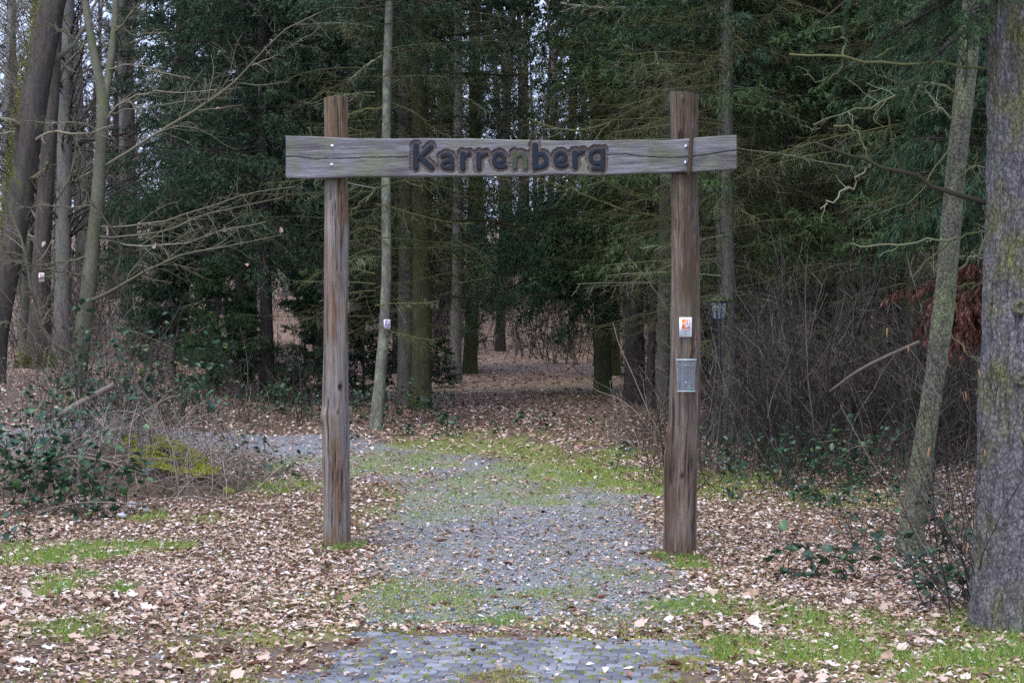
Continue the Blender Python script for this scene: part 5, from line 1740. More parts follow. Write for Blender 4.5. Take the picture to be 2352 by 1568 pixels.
N_.build('crown', MAT['needle_pine'], pin)
T_.build('twigs', MAT['twig_dead'], pin)
dress(pin, ['dead1'], 0.3, 0.9)

# spruces in the right-hand stand behind
SPR = [(3.6, 33.0, 'low', 1.0), (5.6, 30.5, 'mid', 0.95), (7.6, 29.0, 'low', 1.05), (9.6, 31.5, 'mid', 1.1), (11.8, 27.0, 'low', 1.0), (2.6, 40.5, 'mid', 1.1), (4.8, 38.0, 'low', 1.15), (8.6, 38.5, 'mid', 1.1), (12.4, 37.0, 'low', 1.1), (7.4, 20.5, 'high', 0.8), (10.2, 19.0, 'low', 0.9), (13.0, 22.0, 'low', 1.0)]
tmesh = []
for k in range(3):
    mb = MB()
    trunk_mesh(mb, np.array([[0, 0, -0.3, 0.2], [0, 0, 0.6, 0.17], [0.05 * (k - 1), 0, 6, 0.14], [0, 0.05, 12, 0.09], [0, 0, 19.5, 0.02]]), 12, 50 + k, 0.05, 0.35)
    tmesh.append([mb.mesh('trunk', m_, True) for m_ in (MAT['bark_spruce'], MAT['bark_dark'], MAT['bark_green'])])
for k, (x, y, kd, sc) in enumerate(SPR):
    s_ = thing('spruce_tree', 'dark green spruce in the stand behind the right-hand thicket', 'tree', (x, y, tz(x, y)), 0, 'spruces behind the right-hand thicket')
    part('trunk', tmesh[k % 3][k % 3], s_, 0, sc)
    dress(s_, [kd] + (['dead%d' % (k % 2)] if kd != 'low' else []), k * 1.7, sc)

# slender trees of the right-hand stand, hung with dead lichen-grey twigs
for k, (x, y) in enumerate(((3.05, 22.0), (4.3, 24.5), (5.5, 21.5), (6.6, 24.0), (8.0, 23.0), (3.9, 28.5), (6.2, 27.5))):
    s_ = thing('spruce_tree', 'thin spruce hung with dead grey green twigs above the thicket', 'tree', (x, y, tz(x, y)), 0, 'thin dead-twigged spruces above the thicket')
    part('trunk', tmesh[k % 3][k % 3], s_, k, 0.62)
    part('dead_branches', CR['dead%d' % (k % 2)], s_, k * 2.1, 0.82)
    part('dead_branches', CR['dead%d' % ((k + 1) % 2)], s_, k * 1.3 + 2, 0.9)
    part('crown', CR['high_n'], s_, k, 0.75)
    part('crown', CR['wisp_n'], s_, k * 1.9, 0.95)

# ------------------------------------------------------------------ left and middle conifers, small spruces
for k, (x, y, kd, sc, lab) in enumerate(((-8.6, 41.0, 'mid', 1.0, 'spruce standing behind the dark drooping spruce and the oaks'), (-3.0, 41.5, 'low', 1.0, 'spruce filling the gap behind the left grey post'), (-6.4, 37.0, 'low', 1.02, 'dense spruce close behind the young beech branches'))):
    s_ = thing('spruce_tree', lab, 'tree', (x, y, tz(x, y)))
    part('trunk', tmesh[k % 3][1], s_, 0, sc)
    dress(s_, [kd], 2.0 + k, sc)
ys = np.random.default_rng(88)
N_, T_ = live(np.array([[0, 0, 0, 0.05], [0, 0, 4, 0.01]]), 0.25, 2.6, 0.16, 5, cone_len(0.1, 2.9, 1.05), ys, pitch=(0, 20), g=(-0.05, 0.04), sec=14, ter=4, cl=7, nl=0.06, nw=0.016, r0=0.01)
ym = N_.mesh('needles', MAT['needle_mid'])
ymd = N_.mesh('needles', MAT['needle_spruce'])
yt = T_.mesh('twigs', MAT['bark_dark'])
mb = MB()
tubes(mb, np.array([[0, 0, -0.1], [0, 0, 1.2], [0, 0, 2.75]]), np.array([0.035, 0.025, 0.006]), 8)
ytr = mb.mesh('trunk', MAT['bark_dark'])
for k, (px, py, sc, me, lab) in enumerate(((500, 905, 0.95, ym, 'young light green spruce under the branches of the dark spruce'), (700, 925, 0.95, ymd, 'young dark spruce hard beside the left grey post'), (835, 915, 0.85, ymd, 'young dark spruce behind the purple marked trunk'), (560, 900, 0.7, ymd, 'small dark spruce next to the foot of the dark spruce'), (400, 870, 1.3, ymd, 'young spruce between the beech and the dark spruce'), (1015, 890, 0.45, ymd, 'tiny spruce at the track edge beside the slim grey trunk'))):
    g = ground(px, py)
    s_ = thing('young_spruce', lab, 'tree', tuple(g))
    part('trunk', ytr, s_, 0, sc)
    c = part('crown', me, s_, k * 1.1, sc)
    part('twigs', yt, c)

# ------------------------------------------------------------------ background wood
bg_ = np.random.default_rng(606)
bare = []
for k in range(4):
    mb, tw = MB(), MB()
    H_ = 15 + 2 * k
    ang = bg_.normal(size=2) * 0.4
    path = np.array([[0, 0, -0.3, 0.2], [0, 0, 0.8, 0.165], [ang[0] * 0.3, ang[1] * 0.3, H_ * 0.4, 0.13], [ang[0], ang[1], H_ * 0.75, 0.075], [ang[0] * 1.4, ang[1] * 1.4, H_, 0.01]])
    q = trunk_mesh(mb, path, 10, 70 + k, 0.05, 0.35, step=0.35)
    base, az, zz, rr_ = whorls(q, 2.2, H_ * 0.95, 0.32, 2, bg_)
    P, R = shoot(base, az, np.radians(15 + 45 * bg_.random(len(az))), (1.2 + 2.2 * bg_.random(len(az))) * np.clip(1.15 - zz / H_, 0.2, 1), 6, bg_, 0.14, 0.02, 0.06, 0.028, 0.25)
    tubes(tw, P, R, 4, bg_.random(len(P)))
    P2, R2 = spawn(P, R, 9, bg_, 0.15, 0.99, (30, 65), 0.4, 0.2, 0.5, 4, 0.16, (0, 0, 0.1), 0.0, 0.5, 0.4, 0.006)
    tubes(tw, P2, R2, 3, bg_.random(len(P2)))
    P3, R3 = spawn(P2, R2, 5, bg_, 0.1, 0.99, (30, 65), 0.45, 0.12, 0.5, 3, 0.16, (0, 0, 0.05), 0.0, 0.6, 0.5, 0.0045)
    tubes(tw, P3, R3, 3, bg_.random(len(P3)))
    bare.append(([mb.mesh('trunk', m_, True) for m_ in (MAT['bark_grey'], MAT['bark_dark'], MAT['bark_spruce'])], [tw.mesh('branches', m_) for m_ in (MAT['twig_brown'], MAT['twig_beech'])]))


def bare_tree(x, y, k, label, group, sc=1.0, name='bare_tree'):
    s_ = thing(name, label, 'tree', (x, y, tz(x, y)), k * 1.37, group)
    s_.scale = (sc, sc, sc)
    part('trunk', bare[k % 4][0][k % 3], s_)
    part('branches', bare[k % 4][1][(k // 2) % 2], s_)
    return s_


n_b = 0
for i in range(70):                                        # left-hand wood: bare trunks one behind the other
    y = 36 + 62 * bg_.random()
    x = -0.335 * y + (0.27 * y) * bg_.random() - 1.0
    if y < 44 and x > -7:
        continue
    bare_tree(x, y, i, 'bare grey broadleaf tree in the wood behind the young beech', 'bare trees of the left-hand wood', 0.8 + 0.5 * bg_.random())
sx = np.random.default_rng(616)
for i in range(44):                                        # the wood goes on to either side
    y = 26 + 60 * sx.random()
    side = -1 if i % 3 else 1
    x = side * (0.35 * y + 2.0 + 0.32 * y * sx.random())
    bare_tree(x, y, i + 2, 'bare grey broadleaf tree in the wood behind the young beech' if side < 0 else 'bare broadleaf tree far behind the right-hand thicket',
              'bare trees of the left-hand wood' if side < 0 else 'bare trees behind the right-hand thicket', 0.8 + 0.5 * sx.random())
for i in range(34):                                        # behind the far end of the track
    y = 52 + 45 * bg_.random()
    x = (bg_.random() * 2 - 1) * 0.12 * y
    bare_tree(x, y, i + 3, 'bare brown broadleaf tree beyond the far end of the track', 'bare trees beyond the track', 0.8 + 0.4 * bg_.random())
for i in range(30):
    y = 36 + 55 * bg_.random()
    x = 0.09 * y + 0.27 * y * bg_.random()
    bare_tree(x, y, i + 1, 'bare broadleaf tree far behind the right-hand thicket', 'bare trees behind the right-hand thicket', 0.8 + 0.4 * bg_.random())
for i in range(26):                                        # conifers far behind
    y = 47 + 45 * bg_.random()
    f = (i + bg_.random()) / 26
    x = (-0.13 + 0.47 * f) * y
    if abs(x - 0.01 * y) < 0.08 * y:
        x += 0.15 * y
    sc = 0.95 + 0.4 * bg_.random()
    s_ = thing('spruce_tree', 'dark spruce standing far behind the gateway in the wood', 'tree', (x, y, tz(x, y)), 0, 'far spruces in the wood')
    part('trunk', tmesh[i % 3][1], s_, 0, sc)
    kd = 'mid' if i % 3 else 'low'
    c = part('crown', CR['mid_n'] if kd == 'mid' else CR['low_n'], s_, i * 1.3, sc)
    part('crown', CR['low_top_n'], s_, i * 1.3, sc)
for i, (x, y, sc) in enumerate(((-3.4, 49.0, 1.15), (3.9, 50.5, 1.2), (0.6, 72.0, 1.1), (-2.2, 66.0, 1.1), (2.6, 68.0, 1.15))):
    s_ = thing('spruce_tree', 'tall spruce whose high crown closes the view over the track', 'tree', (x, y, tz(x, y)), 0, 'tall spruces over the far track')
    part('trunk', tmesh[i % 3][1], s_, 0, sc)
    part('crown', CR['high_n'], s_, i * 2.0, (sc))
    part('dead_branches', CR['dead%d' % (i % 2)], s_, i, sc)

# ------------------------------------------------------------------ shrubs and undergrowth
ug = np.random.default_rng(707)


def shrub_mesh(rg, stems, h0, h1, spread, mat, sec=7, ter=4, rb=0.008, rmin=0.0026, lean=28):
    T = MB()
    base = rg.normal(size=(stems, 3)) * np.array([spread, spread, 0])
    az = rg.random(stems) * 6.28
    pit = np.radians(90 - np.abs(rg.normal(size=stems)) * lean)
    L = h0 + (h1 - h0) * rg.random(stems)
    base[:, 2] = -0.05
    P, R = shoot(base, az, pit, L, 8, rg, 0.09, 0.0, -0.05, rb * (0.6 + 0.8 * rg.random(stems)), 0.3)
    tubes(T, P, R, 4, rg.random(stems))
    P2, R2 = spawn(P, R, sec, rg, 0.2, 0.98, (25, 60), 0.36, 0.1, 0.4, 5, 0.15, (0, 0, 0.1), 0.0, 0.55, 0.4, rmin)
    tubes(T, P2, R2, 3, rg.random(len(P2)))
    if ter:
        P3, R3 = spawn(P2, R2, ter, rg, 0.1, 0.98, (25, 65), 0.45, 0.06, 0.4, 3, 0.18, (0, 0, 0.02), 0.0, 0.6, 0.5, rmin * 0.75)
        tubes(T, P3, R3, 3, rg.random(len(P3)))
    return T.mesh('stems', mat)


dark_sh = [shrub_mesh(ug, 13, 1.0, 2.5, 0.28, MAT['twig_brown']) for _ in range(4)]
pale_sh = [shrub_mesh(ug, 12, 0.5, 1.3, 0.22, MAT['twig_pale'], 6, 3, 0.005, 0.0024, 40) for _ in range(3)]
far_sh = [shrub_mesh(ug, 12, 1.2, 3.4, 0.5, MAT['twig_brown'], 7, 4, 0.012, 0.006) for _ in range(3)]


def shrub(me, x, y, rz, sc, label, group):
    o = obj('bare_shrub', me)
    o.location = (x, y, tz(x, y))
    o.rotation_euler = (0, 0, rz)
    o.scale = (sc, sc, sc)
    tag(o, label, 'shrub', group)
    return o


for i in range(85):
    y = 18.4 + 13 * ug.random() ** 1.2
    x = 2.35 + 0.035 * y * ug.random() + (0.33 * y - 2.2) * ug.random()
    shrub(dark_sh[i % 4], x, y, ug.random() * 6, 0.9 + 0.6 * ug.random(), 'leafless dark shrub in the thicket right of the gateway', 'dark shrubs of the right-hand thicket')
for i in range(60):
    y = 21 + 18 * ug.random()
    x = -0.33 * y + (0.33 * y - 3.2) * ug.random()
    if y < 25 and x > -4.5:
        continue
    shrub(pale_sh[i % 3] if i % 2 else dark_sh[i % 4], x, y, ug.random() * 6, 0.6 + 0.5 * ug.random(), 'leafless low shrub under the trees left of the track', 'low shrubs left of the track')
for i in range(100):
    y = 43 + 30 * ug.random() ** 1.3
    x = (ug.random() * 2 - 1) * 0.34 * y
    if abs(x - 0.2) < 1.2 and y < 46:
        continue
    shrub(far_sh[i % 3], x, y, ug.random() * 6, 0.8 + 0.5 * ug.random(), 'leafless shrub in the far undergrowth', 'far shrubs')
for (px, py, sc, lab) in ((1500, 1035, 1.05, 'pale bent whips growing beside the brown post'), (1420, 1020, 0.8, 'low tangle of pale stems at the right edge of the track'), (1600, 1080, 0.9, 'pale stems growing behind the brown post'), (830, 1000, 0.7, 'thin pale shrub at the foot of the thin lichen trunk'), (990, 960, 0.6, 'thin pale stems at the foot of the thick green trunk'), (1330, 1000, 0.5, 'small pale twigs on the track edge before the low boughs')):
    g = ground(px, py)
    shrub(pale_sh[int(px) % 3], g.x, g.y, px, sc, lab, None)
# arching whips over the track edge
def stick(name, label, cat, pts, D0, D1, mat, sides=8, tone=0.35):
    q = resample(px_path(pts, D0, D1), 14)
    base = q[0, :3].copy()
    mb = MB()
    tubes(mb, smooth_path(q[:, :3], 1), q[:, 3], sides, tone, caps=True)
    o = mb.build(name, mat, None, True, origin=base)
    o.location = base
    return tag(o, label, cat)


stick('bent_whip', 'long dark bent whip arching from the low boughs to the brown post', 'branch', [(1512, 985, 3), (1460, 935, 3), (1420, 900, 3), (1370, 880, 3), (1310, 840, 3), (1280, 800, 2.4), (1255, 760, 2)], 21.5, 22.5, MAT['twig_brown'])
stick('bent_whip', 'pale bent whip curving up and left beside the brown post', 'branch', [(1500, 1000, 2.5), (1470, 955, 2.5), (1440, 925, 2.3), (1400, 905, 2), (1370, 900, 1.8), (1345, 870, 1.5)], 20.0, 20.8, MAT['twig_pale'])
stick('bent_whip', 'tall pale whip leaning left from the foot of the brown post', 'branch', [(1530, 1020, 2.5), (1500, 970, 2.5), (1470, 900, 2.4), (1445, 840, 2.2), (1420, 790, 2), (1408, 740, 1.5)], 20.0, 21.0, MAT['twig_pale'])
stick('fallen_branch', 'broken pale branch slanting across the dark thicket', 'branch', [(1905, 900, 5), (1950, 865, 7), (1995, 838, 8), (2050, 812, 8), (2112, 785, 9)], 17.6, 17.0, MAT['twig_pale'])
stick('fallen_branch', 'thin grey branch lying slantwise low in the thicket', 'branch', [(1690, 1010, 2), (1740, 1055, 2.6), (1800, 1100, 2.6), (1870, 1150, 2.6)], 17.0, 16.0, MAT['twig_brown'])


# ------------------------------------------------------------------ brush pile with moss, log and stones
bp = np.random.default_rng(808)
pc = ground(250, 1130)
pile = thing('brush_pile', 'heap of dead twigs and stalks with bright moss beside the track', 'brush pile', (pc.x, pc.y, tz(pc.x, pc.y)))
xs, ys_ = np.meshgrid(np.linspace(-1.7, 1.7, 44), np.linspace(-0.9, 2.2, 40))
hh_ = 0.50 * np.exp(-((xs - 0.25) / 0.95) ** 2 - ((ys_ - 0.5) / 0.75) ** 2) + 0.24 * np.exp(-((xs + 1.0) / 0.8) ** 2 - ((ys_ - 0.3) / 0.7) ** 2) + (fbm(xs * 4 + 9, ys_ * 4, 31, 3) - 0.5) * 0.16
edge_ = np.maximum(np.abs(xs) / 1.7, np.abs(ys_ - 0.65) / 1.55)
hh_ = hh_ * (1 - sstep(0.75, 1.0, edge_)) - 0.06
zt_ = terrain(xs + pc.x, ys_ + pc.y) - pile.location.z
ix = np.arange(xs.size).reshape(xs.shape)
mound_z = zt_ + hh_
MAT['mound'] = m_noise('mound', [(0.3, (0.035, 0.026, 0.018)), (0.55, (0.11, 0.08, 0.055)), (0.75, (0.2, 0.15, 0.11))], (25, 25, 25), 0.95, 0.1, 1.0, 0.03)
MB().add(np.stack([xs, ys_, mound_z], -1).reshape(-1, 3), None, np.stack([ix[:-1, :-1], ix[:-1, 1:], ix[1:, 1:], ix[1:, :-1]], -1).reshape(-1, 4)).build('mound', MAT['mound'], pile, True)


def on_mound(x, y):
    i = np.clip(((np.asarray(x) + 1.7) / 3.4 * 43), 0, 42.99).astype(int)
    j = np.clip(((np.asarray(y) + 0.9) / 3.1 * 39), 0, 38.99).astype(int)
    return mound_z[j, i]


n = 760
x, y = bp.normal(size=n) * 0.75 + 0.05, bp.normal(size=n) * 0.55 + 0.25
z = on_mound(x, y) + bp.random(n) * 0.10
P, R = shoot(np.stack([x, y, z], -1), bp.random(n) * 6.28, np.radians(bp.normal(size=n) * 30 + 22), 0.35 + 0.75 * bp.random(n), 7, bp, 0.10, -0.05, -0.24, 0.0045 * (0.5 + bp.random(n)), 0.35)
dt = MB()
tubes(dt, P, R, 4, bp.random(n))
P2, R2 = spawn(P, R, 2, bp, 0.2, 0.95, (25, 70), 0.4, 0.08, 0.4, 4, 0.15)
tubes(dt, P2, R2, 3, bp.random(len(P2)))
tag(dt.build('dead_twigs', MAT['twig_pale'], pile), kind='stuff')
# moss cushion on the heap's right shoulder
mm = MB()
for (cx_, cy_, rx_, ry_, n) in ((0.62, 0.12, 0.42, 0.3, 5200), (0.35, 0.25, 0.28, 0.25, 1500), (0.95, 0.0, 0.2, 0.22, 1200)):
    a, r = bp.random(n) * 6.28, np.sqrt(bp.random(n))
    x, y = cx_ + np.cos(a) * r * rx_, cy_ + np.sin(a) * r * ry_
    keep = fbm(x * 6, y * 6, 99, 3) > 0.42
    x, y = x[keep], y[keep]
    z = on_mound(x, y) + 0.10 + 0.04 * noise3(x * 14, y * 14, 0, 3)
    b = np.stack([x, y, z], -1)
    sd_ = unit(bp.normal(size=b.shape)) * 0.010
    mm.add(np.stack([b + sd_, b - sd_, b + np.stack([bp.normal(size=len(x)) * 0.012, bp.normal(size=len(x)) * 0.012, 0.012 + 0.03 * bp.random(len(x))], -1)], 1).reshape(-1, 3), np.arange(len(x) * 3).reshape(-1, 3), None, np.repeat(bp.random(len(x)), 3))
tag(mm.build('moss', MAT['moss_tuft'], pile), kind='stuff')


def rock(name, label, loc, s, mat, seed, cat='stone'):
    th, ph = np.meshgrid(np.linspace(0, 2 * PI, 16, endpoint=False), np.linspace(0, PI, 10))
    d = np.stack([np.cos(th) * np.sin(ph), np.sin(th) * np.sin(ph), np.cos(ph)], -1)
    r = 0.55 + 0.9 * noise3(d[..., 0] * 1.7 + seed, d[..., 1] * 1.7, d[..., 2] * 1.7, seed)
    V = d * r[..., None] * np.array(s)
    ix = np.arange(160).reshape(10, 16)
    a, b = ix[:-1], ix[1:]
    o = MB().add(V.reshape(-1, 3), None, np.stack([a, b, np.roll(b, -1, 1), np.roll(a, -1, 1)], -1).reshape(-1, 4)).build(name, mat, None, False)
    o.location = loc
    return tag(o, label, cat)


for k, (px, py, D, s, lab) in enumerate(((300, 1033, 15.4, (0.05, 0.045, 0.045), 'white angular stone lodged in the moss of the brush pile'), (335, 1044, 15.0, (0.024, 0.024, 0.024), 'small pale stone at the edge of the brush pile moss'), (280, 1092, 14.6, (0.045, 0.035, 0.025), 'pale flat stone showing through the stalks of the brush pile'))):
    p = at(px, py, D)
    rock('stone', lab, (p.x, p.y, pile.location.z + float(on_mound(p.x - pc.x, p.y - pc.y)) + 0.05), s, MAT['stone'], k + 3)
g = ground(527, 1136)
o = rock('moss_clump', 'small round yellow green moss clump beside the brush pile', (g.x, g.y, g.z + 0.03), (0.06, 0.06, 0.06), MAT['moss'], 9, 'moss clump')
stick('cut_log', 'cut grey log lying slantwise among the bramble leaves', 'log', [(138, 953, 15), (175, 930, 15), (215, 908, 14), (260, 884, 13)], 19.0, 19.8, MAT['twig_pale'], 14, 0.45)
stick('dead_cane', 'long pale cane lying along the front of the brush pile', 'branch', [(75, 1185, 4), (130, 1162, 4), (200, 1152, 4), (290, 1155, 4), (345, 1160, 3)], 14.4, 14.2, MAT['twig_pale'])
stick('fallen_branch', 'dead branch lying slantwise on the brush pile', 'branch', [(60, 1080, 6), (160, 1045, 7), (250, 1060, 7), (330, 1090, 5)], 15.0, 14.8, MAT['twig_pale'])


# loose stalks of last year's growth on the left bank
n = 1500
x = -2.9 - 5.5 * bp.random(n)
y = 15.5 + 12 * bp.random(n) ** 1.2
keep = (x > -0.36 * y - 0.5) & (gravel_mask(x, y) < 0.3)
x, y = x[keep], y[keep]
n = len(x)
P, R = shoot(np.stack([x, y, terrain(x, y)], -1), bp.random(n) * 6.28, np.radians(70 - np.abs(bp.normal(size=n)) * 35), 0.25 + 0.6 * bp.random(n), 6, bp, 0.12, -0.02, -0.16, 0.0038 * (0.5 + bp.random(n)), 0.4)
st_ = MB()
tubes(st_, P, R, 3, bp.random(n))
tag(st_.build('dry_stalks', MAT['twig_pale']), 'dry pale stalks standing over the left bank', 'dry stalks', kind='stuff')
n = 1900
x = 1.4 + 6.5 * bp.random(n)
y = 17.0 + 9 * bp.random(n) ** 1.4 - 0.4 * (x - 1.4) * (x < 3)
keep = (x < 0.36 * y + 0.5) & (x > 0.6 + 0.05 * y)
x, y = x[keep], y[keep]
n = len(x)
P, R = shoot(np.stack([x, y, terrain(x, y)], -1), bp.random(n) * 6.28, np.radians(75 - np.abs(bp.normal(size=n)) * 35), 0.3 + 0.8 * bp.random(n), 6, bp, 0.12, -0.02, -0.14, 0.0036 * (0.5 + bp.random(n)), 0.4)
st_ = MB()
tubes(st_, P, R, 3, bp.random(n) * 0.9)
tag(st_.build('dry_stalks', MAT['twig_brown']), 'dry dark stalks along the foot of the right-hand thicket', 'dry stalks', kind='stuff')


# ------------------------------------------------------------------ brambles
br = np.random.default_rng(909)
single = []
for k in range(8):
    mbk = MB()
    leaves(mbk, np.zeros((1, 3)), np.array([1.0]), br, 0.0, 0.72, 0.15, rnd=np.array([np.clip(br.normal() * 0.25 + 0.5, 0, 1)]), yaw=np.zeros(1))
    single.append(mbk.mesh('leaf', MAT['leaf_bramble'], True))


def bramble(label, px, py, rx, ry, h, canes, nleaf, size, individual=False, z_extra=0.0, D=None):
    if D is None:
        g = ground(px, py)
    else:
        p_ = at(px, py, D)
        g = Vector((p_.x, p_.y, tz(p_.x, p_.y)))
    t = thing('bramble', label, 'bramble', tuple(g))
    base = np.stack([br.normal(size=canes) * rx * 0.6, br.normal(size=canes) * ry * 0.6, np.zeros(canes)], -1)
    base[:, 2] = terrain(base[:, 0] + g.x, base[:, 1] + g.y) - g.z - 0.02
    P, R = shoot(base, br.random(canes) * 6.28, np.radians(45 + 40 * br.random(canes)), h * (1.0 + 0.9 * br.random(canes)), 8, br, 0.10, -0.06, -0.26, 0.0045, 0.5)
    zg = terrain(P[..., 0] + g.x, P[..., 1] + g.y) - g.z + 0.02
    P[..., 2] = np.maximum(P[..., 2], zg) + z_extra
    for j in range(canes):
        tubes(MB(), P[j], R[j], 4, br.random() * 0.7).build('cane', MAT['twig_brown'], t)
    per = max(1, nleaf // canes)
    tt = 0.15 + 0.85 * br.random((canes, per))
    pos, tan, _, _ = sample(P, tt)
    pos = pos.reshape(-1, 3) + br.normal(size=(canes * per, 3)) * np.array([size * 0.7, size * 0.7, size * 0.5])
    pos[:, 2] = np.maximum(pos[:, 2], terrain(pos[:, 0] + g.x, pos[:, 1] + g.y) - g.z + 0.02)
    sz = size * (0.65 + 0.6 * br.random(len(pos)))
    if individual:
        for j in range(len(pos)):
            o = obj('leaf', single[j % 8], t)
            o.location = pos[j]
            o.rotation_euler = (br.normal() * 0.5 + 0.35, br.normal() * 0.45, br.random() * 6.28)
            o.scale = (sz[j],) * 3
    else:
        lb_ = MB()
        leaves(lb_, pos, sz, br, 0.55, 0.72, 0.15, rnd=np.clip(br.normal(size=len(pos)) * 0.25 + 0.45, 0, 1))
        tag(lb_.build('leaves', MAT['leaf_bramble'], t), kind='stuff')
    return t


bramble('dark glossy bramble thicket on the left flank of the brush pile', 110, 1120, 0.6, 0.35, 0.55, 28, 290, 0.098, True, 0.06, D=14.9)
bramble('bramble leaves spilling down the front of the brush pile', 205, 1100, 0.3, 0.25, 0.42, 14, 110, 0.08, True, 0.1, D=14.8)
bramble('bramble with big leaves on the leaf litter before the big plated trunk', 1830, 1330, 0.28, 0.2, 0.26, 8, 24, 0.10, True)
bramble('bramble with broad leaves trailing beside the leaning trunk foot', 1960, 1335, 0.3, 0.2, 0.25, 8, 22, 0.10, True)
bramble('ivy-like bramble clump filling the gap between the two right trunks', 2170, 1270, 0.3, 0.3, 0.5, 14, 90, 0.075, True)
bramble('bramble sprig rising over leaves by the slim leaning trunk', 1950, 1240, 0.3, 0.3, 0.35, 7, 26, 0.07, True)
for lab, px, py, rx, ry, h, c_, n_, s_ in (
        ('bramble clump at the foot of the thicket right of the brown post', 1840, 1110, 0.6, 0.5, 0.5, 16, 240, 0.075),
        ('bramble clump under the leaning trunk at the thicket edge', 1990, 1120, 0.6, 0.5, 0.5, 16, 220, 0.075),
        ('low bramble carpet right of the thicket bramble clumps', 1900, 1150, 0.8, 0.4, 0.25, 14, 170, 0.07),
        ('bramble climbing high among the stalks behind the brush pile', 300, 985, 1.0, 0.8, 1.15, 26, 380, 0.105),
        ('bramble with blue green leaves in front of the beech', 390, 950, 0.9, 0.8, 1.2, 22, 300, 0.105),
        ('scattered bramble leaves around the cut log', 220, 960, 0.9, 0.7, 0.7, 18, 240, 0.10),
        ('dense bramble behind the glossy thicket of the brush pile', 60, 1075, 0.8, 0.4, 0.6, 22, 330, 0.095),
        ('bramble hanging over the crest of the brush pile', 210, 1055, 0.6, 0.4, 0.55, 18, 230, 0.095),
        ('bramble and ivy leaves round the root of the big plated trunk', 2235, 1395, 0.3, 0.25, 0.35, 14, 130, 0.06),
        ('bramble low between the big plated trunk and the leaning trunk', 2180, 1340, 0.35, 0.25, 0.3, 12, 90, 0.065),
        ('bramble at the left end of the bank below the oaks', 90, 985, 0.9, 0.7, 0.4, 12, 80, 0.08),
        ('dark bramble patch on the grass left of the grey post', 590, 1095, 0.4, 0.4, 0.35, 9, 70, 0.08),
        ('bramble sprigs between the brush pile and the left path', 520, 1060, 0.5, 0.5, 0.4, 10, 50, 0.08),
        ('bramble carpet round the foot of the dark spruce', 660, 950, 1.1, 0.9, 0.45, 20, 260, 0.085),
        ('bramble round the foot of the thin lichen trunk', 830, 975, 0.9, 0.8, 0.5, 18, 240, 0.08),
        ('bramble and ivy round the foot of the thick green trunk', 950, 965, 0.8, 0.7, 0.5, 18, 240, 0.08),
        ('low bramble on the grassy edge below the thick green trunk', 1010, 1000, 0.7, 0.6, 0.2, 12, 120, 0.07),
        ('bramble leaves low on the right edge of the leafy track', 1290, 990, 0.9, 0.7, 0.2, 12, 80, 0.07),
        ('bramble under the thicket straight behind the brown post', 1690, 1090, 0.7, 0.6, 0.45, 14, 150, 0.075),
        ('bramble among the dark stems below the pine', 1760, 1000, 0.9, 0.8, 0.9, 14, 130, 0.075),
        ('bramble low at the far left before the brush pile', 60, 1240, 0.4, 0.3, 0.2, 8, 40, 0.08),
        ('small dark bramble in front of the brush pile', 235, 1190, 0.3, 0.2, 0.2, 7, 40, 0.075),
        ('bright bramble haze beyond the end of the track', 1230, 800, 3.0, 3.0, 0.9, 40, 420, 0.13)):
    bramble(lab, px, py, rx, ry, h, c_, n_, s_)

# hazel shoots with catkins before the big trunk
hz = ground(2262, 1420)
hz_t = thing('hazel_shrub', 'bare hazel shoots with hanging catkins before the big plated trunk', 'shrub', tuple(hz))
n = 26
base = np.stack([br.normal(size=n) * 0.12, br.normal(size=n) * 0.12 - 0.05, np.full(n, -0.03)], -1)
P, R = shoot(base, np.radians(100 + 160 * br.random(n)), np.radians(82 - np.abs(br.normal(size=n)) * 22), 0.7 + 1.0 * br.random(n), 9, br, 0.07, -0.01, -0.06, 0.0045, 0.4)
T_ = MB()
tubes(T_, P, R, 5, br.random(n))
P2, R2 = spawn(P, R, 6, br, 0.3, 0.98, (25, 60), 0.38, 0.1, 0.4, 5, 0.14, (0, 0, 0.05), 0.0, 0.55, 0.5, 0.0022)
tubes(T_, P2, R2, 4, br.random(len(P2)))
P3, R3 = spawn(P2, R2, 3, br, 0.2, 0.98, (25, 60), 0.45, 0.06, 0.4, 4, 0.14, (0, 0, 0.0), 0.0, 0.6, 0.6, 0.0017)
tubes(T_, P3, R3, 3, br.random(len(P3)))
T_.build('stems', MAT['twig_brown'], hz_t)
ck_ = MB()
zz = np.linspace(0, -0.055, 7)
tubes(ck_, np.stack([0.002 * np.sin(zz * 90), 0 * zz, zz], -1), np.array([0.002, 0.004, 0.0048, 0.005, 0.0048, 0.004, 0.0015]), 7)
ckm = ck_.mesh('catkin', MAT['catkin'])
tips = P2[:, -1]
tips = tips[(tips[:, 0] < 0.1)][:60]
for i in br.permutation(len(tips))[:26]:
    o = obj('catkin', ckm, hz_t)
    o.location = tips[i]
    o.rotation_euler = (br.normal() * 0.15, br.normal() * 0.15, br.random() * 6)
    s = 0.7 + 0.5 * br.random()
    o.scale = (s, s, s)

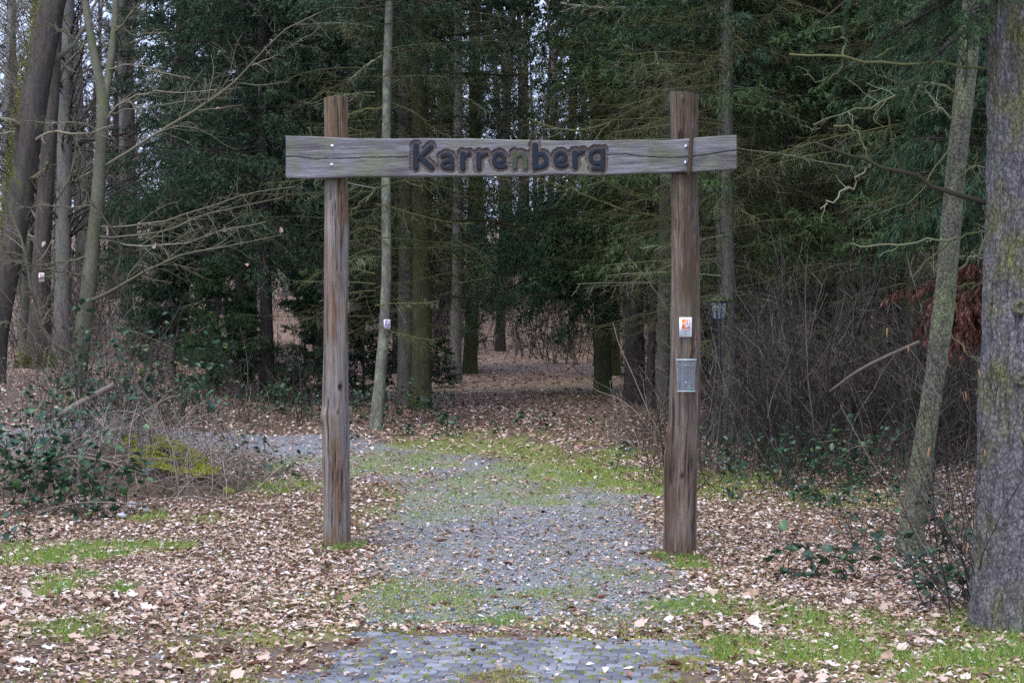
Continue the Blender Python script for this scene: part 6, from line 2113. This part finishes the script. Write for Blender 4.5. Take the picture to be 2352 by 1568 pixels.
# ------------------------------------------------------------------ spruce cones
cg = np.random.default_rng(111)
cone = MB()
k_ = 22
for i in range(k_):
    t = i / (k_ - 1)
    rr = 0.016 * math.sin(PI * (0.12 + 0.84 * t)) ** 0.8
    for j in range(8):
        a = (j + 0.5 * (i % 2)) / 8 * 2 * PI
        x0 = (t - 0.5) * 0.115
        d = np.array([0, math.cos(a), math.sin(a)])
        s_ = np.array([0, -math.sin(a), math.cos(a)]) * rr * 0.42
        b0 = np.array([x0, 0, 0]) + d * rr * 0.55
        cone.add([b0 + s_, b0 - s_, np.array([x0 + 0.010, 0, 0]) + d * rr * 1.05 - s_ * 0.7, np.array([x0 + 0.010, 0, 0]) + d * rr * 1.05 + s_ * 0.7], None, [(0, 1, 2, 3)], 0.3 + 0.7 * cg.random())
xx = np.linspace(-0.057, 0.055, 7)
tubes(cone, np.stack([xx, 0 * xx, 0 * xx], -1), np.array([0.003, 0.010, 0.0115, 0.0115, 0.010, 0.007, 0.002]), 8, 0.1)
cm = cone.mesh('spruce_cone', MAT['cone'])
CN = [((900 + a * 0.5995) * 0.8376, (932 + b * 0.5995) * 0.8376) for a, b in ((660, 877), (820, 1030), (740, 1014), (760, 1187), (905, 1187), (865, 1234), (1115, 1234), (1250, 1185), (1510, 1188), (55, 1239), (535, 1214), (985, 792), (1140, 1246), (515, 925), (370, 945))]
CN += [((400 + a * 0.34) * 0.8376, (1650 + b * 0.34) * 0.8376) for a, b in ((665, 415), (525, 495), (890, 520), (280, 580), (1650, 355))]
CN += [((1200 + a * 0.34) * 0.8376, (1650 + b * 0.34) * 0.8376) for a, b in ((690, 325), (1180, 130), (1900, 520))]
for (px, py) in CN:
    g = ground(px, py)
    o = obj('spruce_cone', cm)
    o.location = (g.x, g.y, g.z + 0.014)
    o.rotation_euler = (cg.normal() * 0.1, cg.normal() * 0.08, cg.normal() * 0.7)
    s = 0.6 + 0.25 * cg.random()
    o.scale = (s, s, s)
    on_p = float(pav_mask(g.x, g.y)) > 0.5
    tag(o, 'brown spruce cone lying on the grey setts' if on_p else 'brown spruce cone lying on the gravel and moss of the track', 'spruce cone', 'spruce cones on the setts' if on_p else 'spruce cones on the track')
